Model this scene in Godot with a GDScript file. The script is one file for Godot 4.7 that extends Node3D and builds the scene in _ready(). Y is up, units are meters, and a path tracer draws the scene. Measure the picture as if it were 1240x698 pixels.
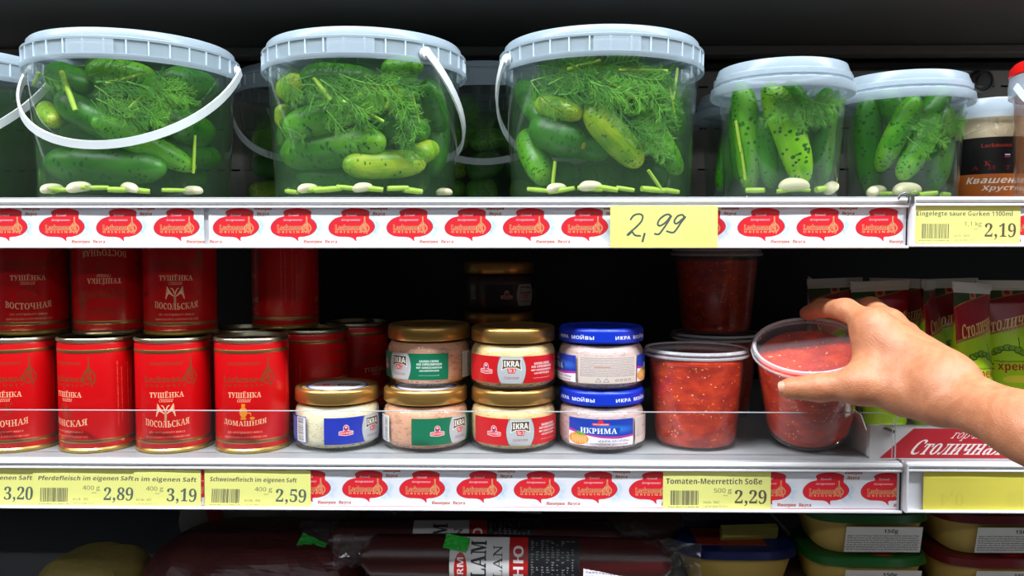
extends Node3D
# A chilled supermarket shelf: two shelf levels seen from the aisle, the eye at the origin, the price rails 0.70 m in front of it.

const UP_Y := 0.0405      # upper shelf surface
const LOW_Y := -0.1855    # lower shelf surface
const BOT_Y := -0.352     # bottom shelf surface
const RAIL_Z := -0.70

class MB:
	var v := PackedVector3Array()
	var n := PackedVector3Array()
	var t := PackedVector2Array()
	var x := PackedInt32Array()
	func vert(p: Vector3, nn: Vector3, uv := Vector2.ZERO) -> int:
		v.append(p); n.append(nn); t.append(uv)
		return v.size() - 1
	func tri(a: int, b: int, c: int) -> void:
		var cr := (v[b] - v[a]).cross(v[c] - v[a])
		if cr.dot(n[a] + n[b] + n[c]) > 0.0:
			x.append(a); x.append(c); x.append(b)
		else:
			x.append(a); x.append(b); x.append(c)
	func quad(a: int, b: int, c: int, d: int) -> void:
		tri(a, b, c); tri(a, c, d)
	func flat(p: Array, uvs := []) -> void:
		# a flat convex polygon, wound so that its normal follows the corner order (counter-clockwise seen from outside)
		var nn: Vector3 = (p[1] - p[0]).cross(p[2] - p[0]).normalized()
		var first := v.size()
		for i in p.size():
			vert(p[i], nn, uvs[i] if uvs.size() else Vector2(p[i].x, p[i].y))
		for i in range(1, p.size() - 1):
			tri(first, first + i, first + i + 1)
	func mesh() -> ArrayMesh:
		var a := []
		a.resize(Mesh.ARRAY_MAX)
		a[Mesh.ARRAY_VERTEX] = v
		a[Mesh.ARRAY_NORMAL] = n
		a[Mesh.ARRAY_TEX_UV] = t
		a[Mesh.ARRAY_INDEX] = x
		var m := ArrayMesh.new()
		m.add_surface_from_arrays(Mesh.PRIMITIVE_TRIANGLES, a)
		return m

var M := {}
var taken := {}
var rng := RandomNumberGenerator.new()

# ---------------------------------------------------------------- nodes
func numbered(called: String) -> String:
	var k: int = taken.get(called, 0)
	taken[called] = k + 1
	return called if k == 0 else "%s_%03d" % [called, k]

func tag(o: Node3D, label: String, category: String, group := "", kind := "") -> Node3D:
	if label: o.set_meta("label", label)
	if category: o.set_meta("category", category)
	if group: o.set_meta("group", group)
	if kind: o.set_meta("kind", kind)
	return o

func thing(called: String, label: String, category: String, at := Vector3.ZERO, turn := 0.0, group := "") -> Node3D:
	var o := Node3D.new()
	o.name = numbered(called)
	add_child(o)
	o.position = at
	o.rotation.y = turn
	return tag(o, label, category, group)

func part(called: String, mesh: Mesh, mat: Material, parent: Node3D, at := Vector3.ZERO) -> MeshInstance3D:
	var o := MeshInstance3D.new()
	o.name = called
	o.mesh = mesh
	o.material_override = mat
	parent.add_child(o, true)
	o.position = at
	return o

func single(called: String, mesh: Mesh, mat: Material, label: String, category: String, at := Vector3.ZERO, group := "", kind := "") -> MeshInstance3D:
	var o := MeshInstance3D.new()
	o.name = numbered(called)
	o.mesh = mesh
	o.material_override = mat
	add_child(o)
	o.position = at
	tag(o, label, category, group, kind)
	return o

func struct(called: String, mesh: Mesh, mat: Material, at := Vector3.ZERO) -> MeshInstance3D:
	var o := single(called, mesh, mat, "", "", at, "", "structure")
	return o

# ---------------------------------------------------------------- materials
func mat(color: Color, rough := 0.6, metal := 0.0) -> StandardMaterial3D:
	var m := StandardMaterial3D.new()
	m.albedo_color = color
	m.roughness = rough
	m.metallic = metal
	return m

func pmat(im: Image, rough := 0.5, metal := 0.0) -> StandardMaterial3D:
	var m := mat(Color.WHITE, rough, metal)
	m.albedo_texture = ImageTexture.create_from_image(im)
	return m

func pane(color: Color, rough := 0.06) -> StandardMaterial3D:
	var m := mat(color, rough)
	m.transparency = BaseMaterial3D.TRANSPARENCY_ALPHA
	return m

# ---------------------------------------------------------------- shapes
func box(mb: MB, lo: Vector3, hi: Vector3, b := 0.0) -> void:
	# a box with chamfered edges
	var s := [lo, hi]
	if b <= 0.0:
		for ax in 3:
			for side in 2:
				var a1 := (ax + 1) % 3
				var a2 := (ax + 2) % 3
				var q := []
				for k in [[0, 0], [1, 0], [1, 1], [0, 1]]:
					var p := Vector3.ZERO
					p[ax] = s[side][ax]; p[a1] = s[k[0]][a1]; p[a2] = s[k[1]][a2]
					q.append(p)
				if side == 0: q.reverse()
				mb.flat(q)
		return
	var c := (lo + hi) / 2.0
	var h := (hi - lo) / 2.0
	for ax in 3:
		var a1 := (ax + 1) % 3
		var a2 := (ax + 2) % 3
		for sg in [-1.0, 1.0]:
			var q := []
			for k in [[-1, -1], [1, -1], [1, 1], [-1, 1]]:
				var p := Vector3.ZERO
				p[ax] = sg * h[ax]; p[a1] = k[0] * (h[a1] - b); p[a2] = k[1] * (h[a2] - b)
				q.append(c + p)
			if sg < 0: q.reverse()
			mb.flat(q)
		for s1 in [-1.0, 1.0]:
			for s2 in [-1.0, 1.0]:
				var q := []
				for k in [[1, -1], [1, 1], [0, 1], [0, -1]]:
					var p := Vector3.ZERO
					p[a1] = s1 * (h[a1] - (0.0 if k[0] == 1 else b))
					p[a2] = s2 * (h[a2] - (b if k[0] == 1 else 0.0))
					p[ax] = k[1] * (h[ax] - b)
					q.append(c + p)
				outward(mb, q, c)
	for sx in [-1.0, 1.0]:
		for sy in [-1.0, 1.0]:
			for sz in [-1.0, 1.0]:
				var sg := Vector3(sx, sy, sz)
				var q := []
				for ax in 3:
					var p := h - Vector3(b, b, b)
					p[ax] = h[ax]
					q.append(c + p * sg)
				outward(mb, q, c)

func outward(mb: MB, q: Array, c: Vector3) -> void:
	var nn: Vector3 = (q[1] - q[0]).cross(q[2] - q[0])
	var mid := Vector3.ZERO
	for p in q: mid += p / q.size()
	if nn.dot(mid - c) < 0.0: q.reverse()
	mb.flat(q)

func box_mesh(size: Vector3, b := 0.0, at := Vector3.ZERO) -> ArrayMesh:
	var mb := MB.new()
	box(mb, at - size / 2.0, at + size / 2.0, b)
	return mb.mesh()

# profile: Array of Vector2(radius, height), run from the bottom outside to the top; angle 0 faces +z and grows to +x
func lathe(mb: MB, prof: Array, segs := 48, p0 := -PI, p1 := PI, rib = null, v0 := 0.0, v1 := 0.0, inside := false) -> void:
	var k := prof.size()
	var nr := []
	for i in k - 1:
		var d: Vector2 = prof[i + 1] - prof[i]
		nr.append(Vector2(d.y, -d.x).normalized() * (-1.0 if inside else 1.0))
	var lo := INF
	var hi := -INF
	for p in prof:
		lo = minf(lo, p.y); hi = maxf(hi, p.y)
	if v1 > v0:
		lo = v0; hi = v1
	for i in k - 1:
		var na: Vector2 = nr[i]
		var nb: Vector2 = nr[i]
		if i > 0 and nr[i - 1].dot(nr[i]) > 0.75: na = (nr[i - 1] + nr[i]).normalized()
		if i < k - 2 and nr[i + 1].dot(nr[i]) > 0.75: nb = (nr[i + 1] + nr[i]).normalized()
		var first := mb.v.size()
		for j in segs + 1:
			var u := float(j) / segs
			var a := lerpf(p0, p1, u)
			var sn := sin(a)
			var cs := cos(a)
			for e in 2:
				var q: Vector2 = prof[i + e]
				var nn: Vector2 = nb if e else na
				var r := q.x
				if rib != null and r > 0.0: r += rib.call(a, q.y)
				mb.vert(Vector3(r * sn, q.y, r * cs), Vector3(nn.x * sn, nn.y, nn.x * cs), Vector2((a + PI) / TAU if v1 <= v0 and p1 - p0 > 6.0 else u, 1.0 - (q.y - lo) / maxf(hi - lo, 1e-6)))
		for j in segs:
			var f := first + 2 * j
			mb.quad(f, f + 2, f + 3, f + 1)

func lathe_mesh(prof: Array, segs := 48, rib = null) -> ArrayMesh:
	var mb := MB.new()
	lathe(mb, prof, segs, -PI, PI, rib)
	return mb.mesh()

func V(a: Array) -> Array:
	var o := []
	for p in a: o.append(Vector2(p[0], p[1]))
	return o

# a piece of a surface of revolution (a label), with uv 0..1 over it
func patch(prof: Array, a0: float, a1: float, grow: float, segs := 16) -> ArrayMesh:
	var mb := MB.new()
	var pr := []
	for p in prof: pr.append(Vector2(p.x + grow, p.y))
	lathe(mb, pr, segs, a0, a1)
	return mb.mesh()

# a round tube along points with a radius at each
func tube(mb: MB, pts: Array, radii: Array, segs := 8, caps := true) -> void:
	var k := pts.size()
	var up := Vector3.UP
	var t0: Vector3 = (pts[1] - pts[0]).normalized()
	if absf(t0.dot(up)) > 0.9: up = Vector3.RIGHT
	var side := t0.cross(up).normalized()
	var rings := []
	for i in k:
		var t: Vector3 = (pts[mini(i + 1, k - 1)] - pts[maxi(i - 1, 0)]).normalized()
		side = (side - t * side.dot(t)).normalized()
		var bi := t.cross(side)
		var ring := []
		for j in segs + 1:
			var a := TAU * j / segs
			var d := side * cos(a) + bi * sin(a)
			ring.append(mb.vert(pts[i] + d * radii[i], d, Vector2(float(j) / segs, float(i) / (k - 1))))
		rings.append(ring)
	for i in k - 1:
		for j in segs:
			mb.quad(rings[i][j], rings[i][j + 1], rings[i + 1][j + 1], rings[i + 1][j])
	if caps:
		for e in [0, k - 1]:
			var t: Vector3 = (pts[1] - pts[0]).normalized() * -1.0 if e == 0 else (pts[k - 1] - pts[k - 2]).normalized()
			var c := mb.vert(pts[e], t)
			var ring := []
			for j in segs + 1: ring.append(mb.vert(mb.v[rings[e][j]], t))
			for j in segs: mb.tri(c, ring[j], ring[j + 1])

func tube_mesh(pts: Array, radii: Array, segs := 8) -> ArrayMesh:
	var mb := MB.new()
	tube(mb, pts, radii, segs)
	return mb.mesh()

# a flat strap: rectangle width w (along across) and thickness t swept along the points
func strap(pts: Array, across: Array, w: float, t: float) -> ArrayMesh:
	var mb := MB.new()
	var k := pts.size()
	var rows := []
	for i in k:
		var d: Vector3 = (pts[mini(i + 1, k - 1)] - pts[maxi(i - 1, 0)]).normalized()
		var a: Vector3 = (across[i] - d * across[i].dot(d)).normalized()
		var o := d.cross(a)
		rows.append([pts[i] + a * w / 2 + o * t / 2, pts[i] - a * w / 2 + o * t / 2, pts[i] - a * w / 2 - o * t / 2, pts[i] + a * w / 2 - o * t / 2, a, o])
	for e in 4:
		var f := (e + 1) % 4
		var first := mb.v.size()
		for i in k:
			var r: Array = rows[i]
			var nn: Vector3 = [r[5], -r[4], -r[5], r[4]][e]
			mb.vert(r[e], nn, Vector2(float(i) / k, 0)); mb.vert(r[f], nn, Vector2(float(i) / k, 1))
		for i in k - 1:
			var q := first + 2 * i
			mb.quad(q, q + 1, q + 3, q + 2)
	mb.flat([rows[0][0], rows[0][1], rows[0][2], rows[0][3]])
	mb.flat([rows[k - 1][3], rows[k - 1][2], rows[k - 1][1], rows[k - 1][0]])
	return mb.mesh()

# a profile in (z, y) drawn out along x
func along_x(poly: Array, x0: float, x1: float) -> ArrayMesh:
	var mb := MB.new()
	var k := poly.size()
	var area := 0.0
	for i in k: area += poly[i].cross(poly[(i + 1) % k])
	var pl := poly.duplicate()
	if area > 0.0: pl.reverse()
	for i in k:
		var a: Vector2 = pl[i]
		var b: Vector2 = pl[(i + 1) % k]
		var nn := Vector3(0, b.x - a.x, -(b.y - a.y)).normalized()
		var f := mb.vert(Vector3(x0, a.y, a.x), nn)
		mb.vert(Vector3(x1, a.y, a.x), nn, Vector2(1, 0)); mb.vert(Vector3(x1, b.y, b.x), nn, Vector2(1, 1)); mb.vert(Vector3(x0, b.y, b.x), nn, Vector2(0, 1))
		mb.quad(f, f + 1, f + 2, f + 3)
	var ids := Geometry2D.triangulate_polygon(PackedVector2Array(pl))
	for e in 2:
		var first := mb.v.size()
		for p in pl: mb.vert(Vector3(x1 if e else x0, p.y, p.x), Vector3(1 if e else -1, 0, 0))
		for i in range(0, ids.size(), 3): mb.tri(first + ids[i], first + ids[i + 1], first + ids[i + 2])
	return mb.mesh()

# a sheet standing upright with real thickness, facing +z: print on the front through uv 0..1
func sheet(w: float, h: float, t := 0.0004, lean := 0.0, wave := 0.0) -> ArrayMesh:
	var mb := MB.new()
	var k := 12
	var at := func(u: float, vv: float, zz: float) -> Vector3:
		return Vector3((u - 0.5) * w, (1.0 - vv) * h, zz + lean * (1.0 - vv) * h + wave * sin(u * 5.0 + vv * 2.0))
	for e in 2:
		var zz := t / 2 if e == 0 else -t / 2
		var nn := Vector3(0, 0, 1 if e == 0 else -1)
		var first := mb.v.size()
		for i in k + 1:
			for j in 2:
				mb.vert(at.call(float(i) / k, float(j), zz), nn, Vector2(float(i) / k if e == 0 else 0.01, float(j) if e == 0 else 0.01))
		for i in k:
			var f := first + 2 * i
			mb.quad(f, f + 2, f + 3, f + 1)
	for c in [[0.0, 0.0, 0.0, 1.0], [0.0, 1.0, 1.0, 1.0], [1.0, 1.0, 1.0, 0.0], [1.0, 0.0, 0.0, 0.0]]:
		var q := [at.call(c[0], c[1], t / 2), at.call(c[0], c[1], -t / 2), at.call(c[2], c[3], -t / 2), at.call(c[2], c[3], t / 2)]
		var u := Vector2(0.01, 0.01)
		mb.flat(q, [u, u, u, u])
	return mb.mesh()

# ---------------------------------------------------------------- print: lettering and flat shapes filled into images
var fonts := {}
var glyphs := {}

func font(key: String) -> SystemFont:
	if not fonts.has(key):
		var f := SystemFont.new()
		f.font_names = PackedStringArray(["Droid Serif" if key.begins_with("serif") else "Droid Sans Mono" if key.begins_with("mono") else "Droid Sans"])
		f.font_weight = 700 if key.ends_with("b") else 400
		f.multichannel_signed_distance_field = false
		fonts[key] = f
	return fonts[key]

func letters(txt: String, key: String) -> Array:
	# outlines of the text (one list of closed loops for each glyph) and the box round its ink, y down
	var id := key + "|" + txt
	if glyphs.has(id): return glyphs[id]
	var ts := TextServerManager.get_primary_interface()
	var shaped: RID = ts.create_shaped_text()
	ts.shaped_text_add_string(shaped, txt, font(key).get_rids(), 64)
	ts.shaped_text_shape(shaped)
	var pen := 0.0
	var out := []
	var lo := Vector2(INF, INF)
	var hi := Vector2(-INF, -INF)
	for g in ts.shaped_text_get_glyphs(shaped):
		var d: Dictionary = ts.font_get_glyph_contours(g.font_rid, 64, g.index)
		var loops := []
		if d.has("points"):
			var pts: PackedVector3Array = d.points
			var first := 0
			for last in d.contours:
				var loop := PackedVector2Array()
				var n: int = last - first + 1
				for i in n:
					var p := pts[first + i]
					var q := pts[first + (i + 1) % n]
					var o := pts[first + (i - 1 + n) % n]
					if int(p.z) == 1:
						loop.append(Vector2(p.x, p.y))
					else:
						# a conic control point: its ends lie on the neighbours or half way to them
						var a := Vector2(o.x, o.y) if int(o.z) == 1 else Vector2(o.x + p.x, o.y + p.y) / 2.0
						var b := Vector2(q.x, q.y) if int(q.z) == 1 else Vector2(q.x + p.x, q.y + p.y) / 2.0
						var c := Vector2(p.x, p.y)
						if int(o.z) != 1: loop.append(a)
						for k in [0.33, 0.67]: loop.append(a.lerp(c, k).lerp(c.lerp(b, k), k))
				first = last + 1
				for i in loop.size():
					loop[i] = Vector2(loop[i].x + pen, loop[i].y)
					lo = lo.min(loop[i]); hi = hi.max(loop[i])
				loops.append(loop)
		if loops.size(): out.append(loops)
		pen += g.advance
	ts.free_rid(shaped)
	glyphs[id] = [out, Rect2(lo, hi - lo)]
	return glyphs[id]

func fill_loops(im: Image, loops: Array, col: Color) -> void:
	# closed loops filled by their winding
	var ea := PackedVector2Array()
	var eb := PackedVector2Array()
	var top := INF
	var low := -INF
	for l in loops:
		for i in l.size():
			var a: Vector2 = l[i]
			var b: Vector2 = l[(i + 1) % l.size()]
			top = minf(top, a.y); low = maxf(low, a.y)
			if a.y != b.y:
				ea.append(a); eb.append(b)
	var w := im.get_width()
	for y in range(maxi(0, ceili(top - 0.5)), mini(im.get_height() - 1, floori(low - 0.5)) + 1):
		var yy := y + 0.5
		var xs := []
		for i in ea.size():
			var a := ea[i]
			var b := eb[i]
			if (a.y <= yy) != (b.y <= yy):
				xs.append([a.x + (b.x - a.x) * (yy - a.y) / (b.y - a.y), 1 if b.y > a.y else -1])
		xs.sort_custom(func(p, q): return p[0] < q[0])
		var wind := 0
		for i in xs.size() - 1:
			wind += xs[i][1]
			if wind != 0:
				var xa := maxi(0, ceili(xs[i][0] - 0.5))
				var xb := mini(w - 1, ceili(xs[i + 1][0] - 0.5) - 1)
				if xb >= xa: im.fill_rect(Rect2i(xa, y, xb - xa + 1, 1), col)

func fill_tri(im: Image, a: Vector2, b: Vector2, c: Vector2, col: Color) -> void:
	var y0 := maxi(0, ceili(minf(a.y, minf(b.y, c.y)) - 0.5))
	var y1 := mini(im.get_height() - 1, floori(maxf(a.y, maxf(b.y, c.y)) - 0.5))
	var w := im.get_width()
	for y in range(y0, y1 + 1):
		var yy := y + 0.5
		var l := INF
		var r := -INF
		for e in [[a, b], [b, c], [c, a]]:
			var p: Vector2 = e[0]
			var q: Vector2 = e[1]
			if (p.y <= yy) != (q.y <= yy):
				var xx := p.x + (q.x - p.x) * (yy - p.y) / (q.y - p.y)
				l = minf(l, xx); r = maxf(r, xx)
		if l < r:
			var xa := maxi(0, ceili(l - 0.5))
			var xb := mini(w - 1, ceili(r - 0.5) - 1)
			if xb >= xa: im.fill_rect(Rect2i(xa, y, xb - xa + 1, 1), col)

# text fitted into a box of ink; quarter: 0 upright, 1 reading upwards, 2 upside down; slant leans it; bow bends it down at both ends
func write(im: Image, txt: String, key: String, r: Rect2, col: Color, slant := 0.0, quarter := 0, bow := 0.0) -> void:
	var g := letters(txt, key)
	var b: Rect2 = g[1]
	var sl := slant * r.size.y
	for loops in g[0]:
		var moved := []
		for l in loops:
			var q := PackedVector2Array()
			for c in l:
				var u: float = (c.x - b.position.x) / b.size.x
				var w: float = (c.y - b.position.y) / b.size.y
				var p: Vector2
				if quarter == 1:
					p = Vector2(r.position.x + w * r.size.x, r.end.y - u * r.size.y)
				elif quarter == 2:
					p = Vector2(r.end.x - u * r.size.x, r.end.y - w * r.size.y)
				else:
					p = Vector2(r.position.x + u * (r.size.x - absf(sl)) + (1.0 - w) * sl, r.position.y + w * r.size.y)
				p.y += bow * (2.0 * u - 1.0) * (2.0 * u - 1.0)
				q.append(p)
			moved.append(q)
		fill_loops(im, moved, col)

func fill_poly(im: Image, pts: Array, col: Color) -> void:
	var ids := Geometry2D.triangulate_polygon(PackedVector2Array(pts))
	for i in range(0, ids.size(), 3):
		fill_tri(im, pts[ids[i]], pts[ids[i + 1]], pts[ids[i + 2]], col)

func ellipse(im: Image, c: Vector2, r: Vector2, col: Color, turn := 0.0) -> void:
	var k := 28
	for i in k:
		var a := Vector2(cos(TAU * i / k) * r.x, sin(TAU * i / k) * r.y).rotated(turn) + c
		var b := Vector2(cos(TAU * (i + 1) / k) * r.x, sin(TAU * (i + 1) / k) * r.y).rotated(turn) + c
		fill_tri(im, c, a, b, col)

func stroke(im: Image, pts: Array, w: float, col: Color) -> void:
	for i in pts.size():
		ellipse(im, pts[i], Vector2(w / 2, w / 2), col)
		if i:
			var d: Vector2 = (pts[i] - pts[i - 1]).normalized().orthogonal() * w / 2
			fill_tri(im, pts[i - 1] + d, pts[i - 1] - d, pts[i] + d, col)
			fill_tri(im, pts[i - 1] - d, pts[i] - d, pts[i] + d, col)

func smooth(pts: Array, n := 6) -> Array:
	var out := []
	for i in pts.size() - 1:
		var p0: Vector2 = pts[maxi(i - 1, 0)]
		var p3: Vector2 = pts[mini(i + 2, pts.size() - 1)]
		for j in n: out.append(pts[i].cubic_interpolate(pts[i + 1], p0, p3, float(j) / n))
	out.append(pts[-1])
	return out

func P2(a: Array) -> Array:
	var o := []
	for i in range(0, a.size(), 2): o.append(Vector2(a[i], a[i + 1]))
	return o

func R(x: float, y: float, w: float, h: float) -> Rect2:
	return Rect2(x, y, w, h)

func blank(w: int, h: int, col: Color) -> Image:
	var im := Image.create_empty(w, h, false, Image.FORMAT_RGB8)
	im.fill(col)
	return im

func C8(r: int, g: int, b: int) -> Color:
	return Color(r / 255.0, g / 255.0, b / 255.0)

func bars(im: Image, x: int, y: int, w: int, h: int, col: Color, sd := 5, slope := 0.0) -> void:
	var g := RandomNumberGenerator.new()
	g.seed = sd
	var at := 0
	while at < w:
		var bw := g.randi_range(1, 4)
		for row in h:
			im.fill_rect(Rect2i(x + at + int(slope * row), y + row, bw, 1), col)
		at += bw + g.randi_range(1, 4)

func scribble(im: Image, x: float, y: float, w: float, h: float, rows: int, col: Color, sd := 3) -> void:
	# rows of print too small to read
	var g := RandomNumberGenerator.new()
	g.seed = sd
	for r in rows:
		var yy := y + h * r / rows
		var at := x
		while at < x + w:
			var l := g.randf_range(3, 16)
			if at + l > x + w: break
			var k := 0.0
			while k < l:
				im.fill_rect(Rect2i(int(at + k), int(yy + g.randf_range(0, h / rows * 0.2)), 2, maxi(1, int(h / rows * 0.5))), col)
				k += 3
			at += l + 4

# ---------------------------------------------------------------- printed sheets
func onion(im: Image, x: float, y: float, w: float, h: float, col: Color, lw: float) -> void:
	# the small onion-dome emblem: spire, dome with slanted ribs
	var o := func(a: Array) -> Array:
		var q := []
		for i in range(0, a.size(), 2): q.append(Vector2(x + a[i] * w, y + a[i + 1] * h))
		return smooth(q, 5)
	stroke(im, o.call([0.5, 0.0, 0.5, 0.22, 0.44, 0.36, 0.2, 0.5, 0.04, 0.68, 0.18, 0.86, 0.5, 0.9, 0.62, 0.78, 0.5, 0.68]), lw, col)
	stroke(im, o.call([0.5, 0.22, 0.56, 0.36, 0.8, 0.5, 0.96, 0.66, 0.88, 0.84, 0.74, 0.88, 0.72, 1.0]), lw, col)
	for k in 3:
		stroke(im, o.call([0.46, 0.38, 0.3 + 0.16 * k, 0.54, 0.26 + 0.2 * k, 0.76]), lw * 0.8, col)

func strip_print() -> Image:
	# one period of the shelf strip, 99 x 36 mm: two emblems and the slogan above and below
	var im := blank(768, 280, C8(240, 240, 247))
	var g := FastNoiseLite.new()
	g.seed = 4
	g.frequency = 0.02
	for c in [355, 739]:   # pale blue flourishes to the side of each emblem
		for yy in range(60, 240):
			for xx in range(c - 60, c + 70):
				var d := Vector2((xx - c) / 62.0, (yy - 150) / 90.0).length()
				var k := clampf((1.0 - d) * 1.3, 0, 1) * clampf(0.5 + g.get_noise_2d(xx, yy * 1.0), 0, 1)
				if k > 0.02:
					var px := posmod(xx, 768)
					im.set_pixel(px, yy, im.get_pixel(px, yy).lerp(C8(168, 208, 238), k * 0.8))
	var red := C8(232, 22, 42)
	var gold := C8(246, 196, 130)
	var dark := C8(140, 20, 25)
	for k in 2:
		var ox := 30 + 384 * k
		var s := func(a: Array) -> Array:
			var q := []
			for i in range(0, a.size(), 2): q.append(Vector2((a[i] - 60) * 0.667 + ox, (a[i + 1] - 65) * 0.667))
			return smooth(q, 6)
		var body: Array = s.call([335, 170, 240, 176, 160, 205, 108, 270, 120, 335, 190, 375, 300, 382, 345, 395, 380, 425, 383, 385, 440, 378, 510, 355, 560, 305, 562, 255, 520, 205, 450, 178, 335, 170])
		body.pop_back()
		fill_poly(im, body, dark)
		ellipse(im, Vector2((374 - 60) * 0.667 + ox, (140 - 65) * 0.667), Vector2(141, 44) * 0.667, dark)
		var inner := []
		var c0 := Vector2((335 - 60) * 0.667 + ox, (280 - 65) * 0.667)
		for p in body: inner.append(c0 + (p - c0) * 0.985)
		fill_poly(im, inner, red)
		ellipse(im, Vector2((374 - 60) * 0.667 + ox, (140 - 65) * 0.667), Vector2(138, 41) * 0.667, red)
		fill_poly(im, P2([ox + 122, 60, ox + 300, 60, ox + 300, 90, ox + 122, 90]), red)
		write(im, "Русский", "serifb", R(ox + 146, 57, 74, 20), C8(255, 225, 225), 0.25)
		write(im, "Ассортимент", "serifb", R(ox + 112, 90, 132, 19), C8(255, 215, 215), 0.25)
		for d in [Vector2(-2, 0), Vector2(2, 0), Vector2(0, 2), Vector2(0, -2)]:
			write(im, "Lackmann", "serifb", R(ox + 74 + d.x, 130 + d.y, 172, 36), gold)
		write(im, "Lackmann", "serifb", R(ox + 74, 130, 172, 36), C8(196, 60, 50))
		write(im, "O R I G I N A L", "sansb", R(ox + 74, 172, 200, 12), gold)
		onion(im, ox + 240, 80, 60, 105, gold, 8.0)
		onion(im, ox + 240, 80, 60, 105, C8(190, 70, 50), 2.5)
	var brown := C8(190, 96, 62)
	for d in [-1.0, 0.0, 1.0]:
		write(im, "Империя", "serifb", R(336 + d, 12, 118, 25), brown, 0.1)
		write(im, "Вкуса", "serifb", R(352 + d, 46, 84, 27), brown, 0.1)
		write(im, "Империя", "serifb", R(660 + d, 230, 126, 29), brown, 0.1)
		write(im, "Империя", "serifb", R(660 - 768 + d, 230, 126, 29), brown, 0.1)
		write(im, "Вкуса", "serifb", R(34 + d, 230, 86, 29), brown, 0.1)
	im.fill_rect(Rect2i(0, 265, 768, 4), C8(206, 60, 90))
	return im

func price_print(title: String, weight: String, price: String, slant: float, ink: Color, art: String, w := 512, x_title := 20, w_title := 440, code := true) -> Image:
	var im := blank(w, 196, C8(248, 244, 142))
	var gr := C8(96, 92, 80)
	if title: write(im, title, "sansb", R(x_title, 38, w_title, 30), gr, slant)
	var right := w - 20
	write(im, price, "serifb", R(right - 150, 96, 150, 80), ink, slant * 0.4)
	if weight:
		write(im, weight, "sans", R(right - 250, 88, 84, 28), C8(120, 114, 84))
		scribble(im, right - 205, 122, 40, 8, 1, C8(150, 144, 100))
	if code:
		bars(im, 36, 100, 132, 72, C8(88, 84, 72), art.hash() % 1000, -0.06 if slant > 0 else 0.0)
		scribble(im, 24, 178, 150, 12, 1, C8(130, 124, 90), 8)
	if art:
		write(im, art, "sans", R(right - 300, 152, 76, 12), C8(130, 124, 90))
		write(im, "Lackmann GmbH", "sans", R(right - 300, 172, 116, 12), C8(130, 124, 90))
	return im

func hand_price_print() -> Image:
	# the handwritten card: 2,99 in marker, the old print showing faintly through from the back
	var im := blank(512, 196, C8(236, 238, 130))
	write(im, "1,99", "serifb", R(16, 90, 130, 84), C8(224, 226, 122), 0.0, 2)
	im.fill_rect(Rect2i(350, 92, 132, 80), C8(226, 228, 126))
	for k in 12: im.fill_rect(Rect2i(352 + k * 11, 94, 4, 74), C8(216, 220, 124))
	scribble(im, 60, 44, 420, 20, 1, C8(222, 226, 128), 4)
	var ink := C8(74, 82, 80)
	var s := func(a: Array, w: float) -> void:
		var q := []
		for i in range(0, a.size(), 2): q.append(Vector2((a[i] - 122) * 0.53, (a[i + 1] - 118) * 0.51))
		stroke(im, smooth(q, 6), w, ink)
	s.call([305, 245, 335, 208, 380, 196, 412, 212, 402, 262, 350, 320, 282, 380, 290, 385, 318, 360, 345, 390, 392, 396], 9.0)
	s.call([432, 376, 414, 446], 10.0)
	s.call([668, 222, 650, 200, 610, 208, 562, 250, 550, 292, 575, 302, 625, 268, 668, 214, 640, 270, 590, 345, 560, 380, 524, 378], 9.0)
	s.call([785, 222, 770, 203, 730, 214, 702, 250, 700, 276, 724, 282, 766, 246, 796, 224, 760, 272, 712, 345, 684, 366, 632, 354], 9.0)
	return im

func blank_card_print() -> Image:
	var im := blank(512, 176, C8(236, 222, 84))
	write(im, "0,4", "serifb", R(70, 88, 110, 70), C8(228, 214, 84), 0.0, 2)
	scribble(im, 60, 30, 300, 20, 1, C8(230, 216, 84), 4)
	im.fill_rect(Rect2i(370, 90, 120, 70), C8(232, 218, 84))
	return im

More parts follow.
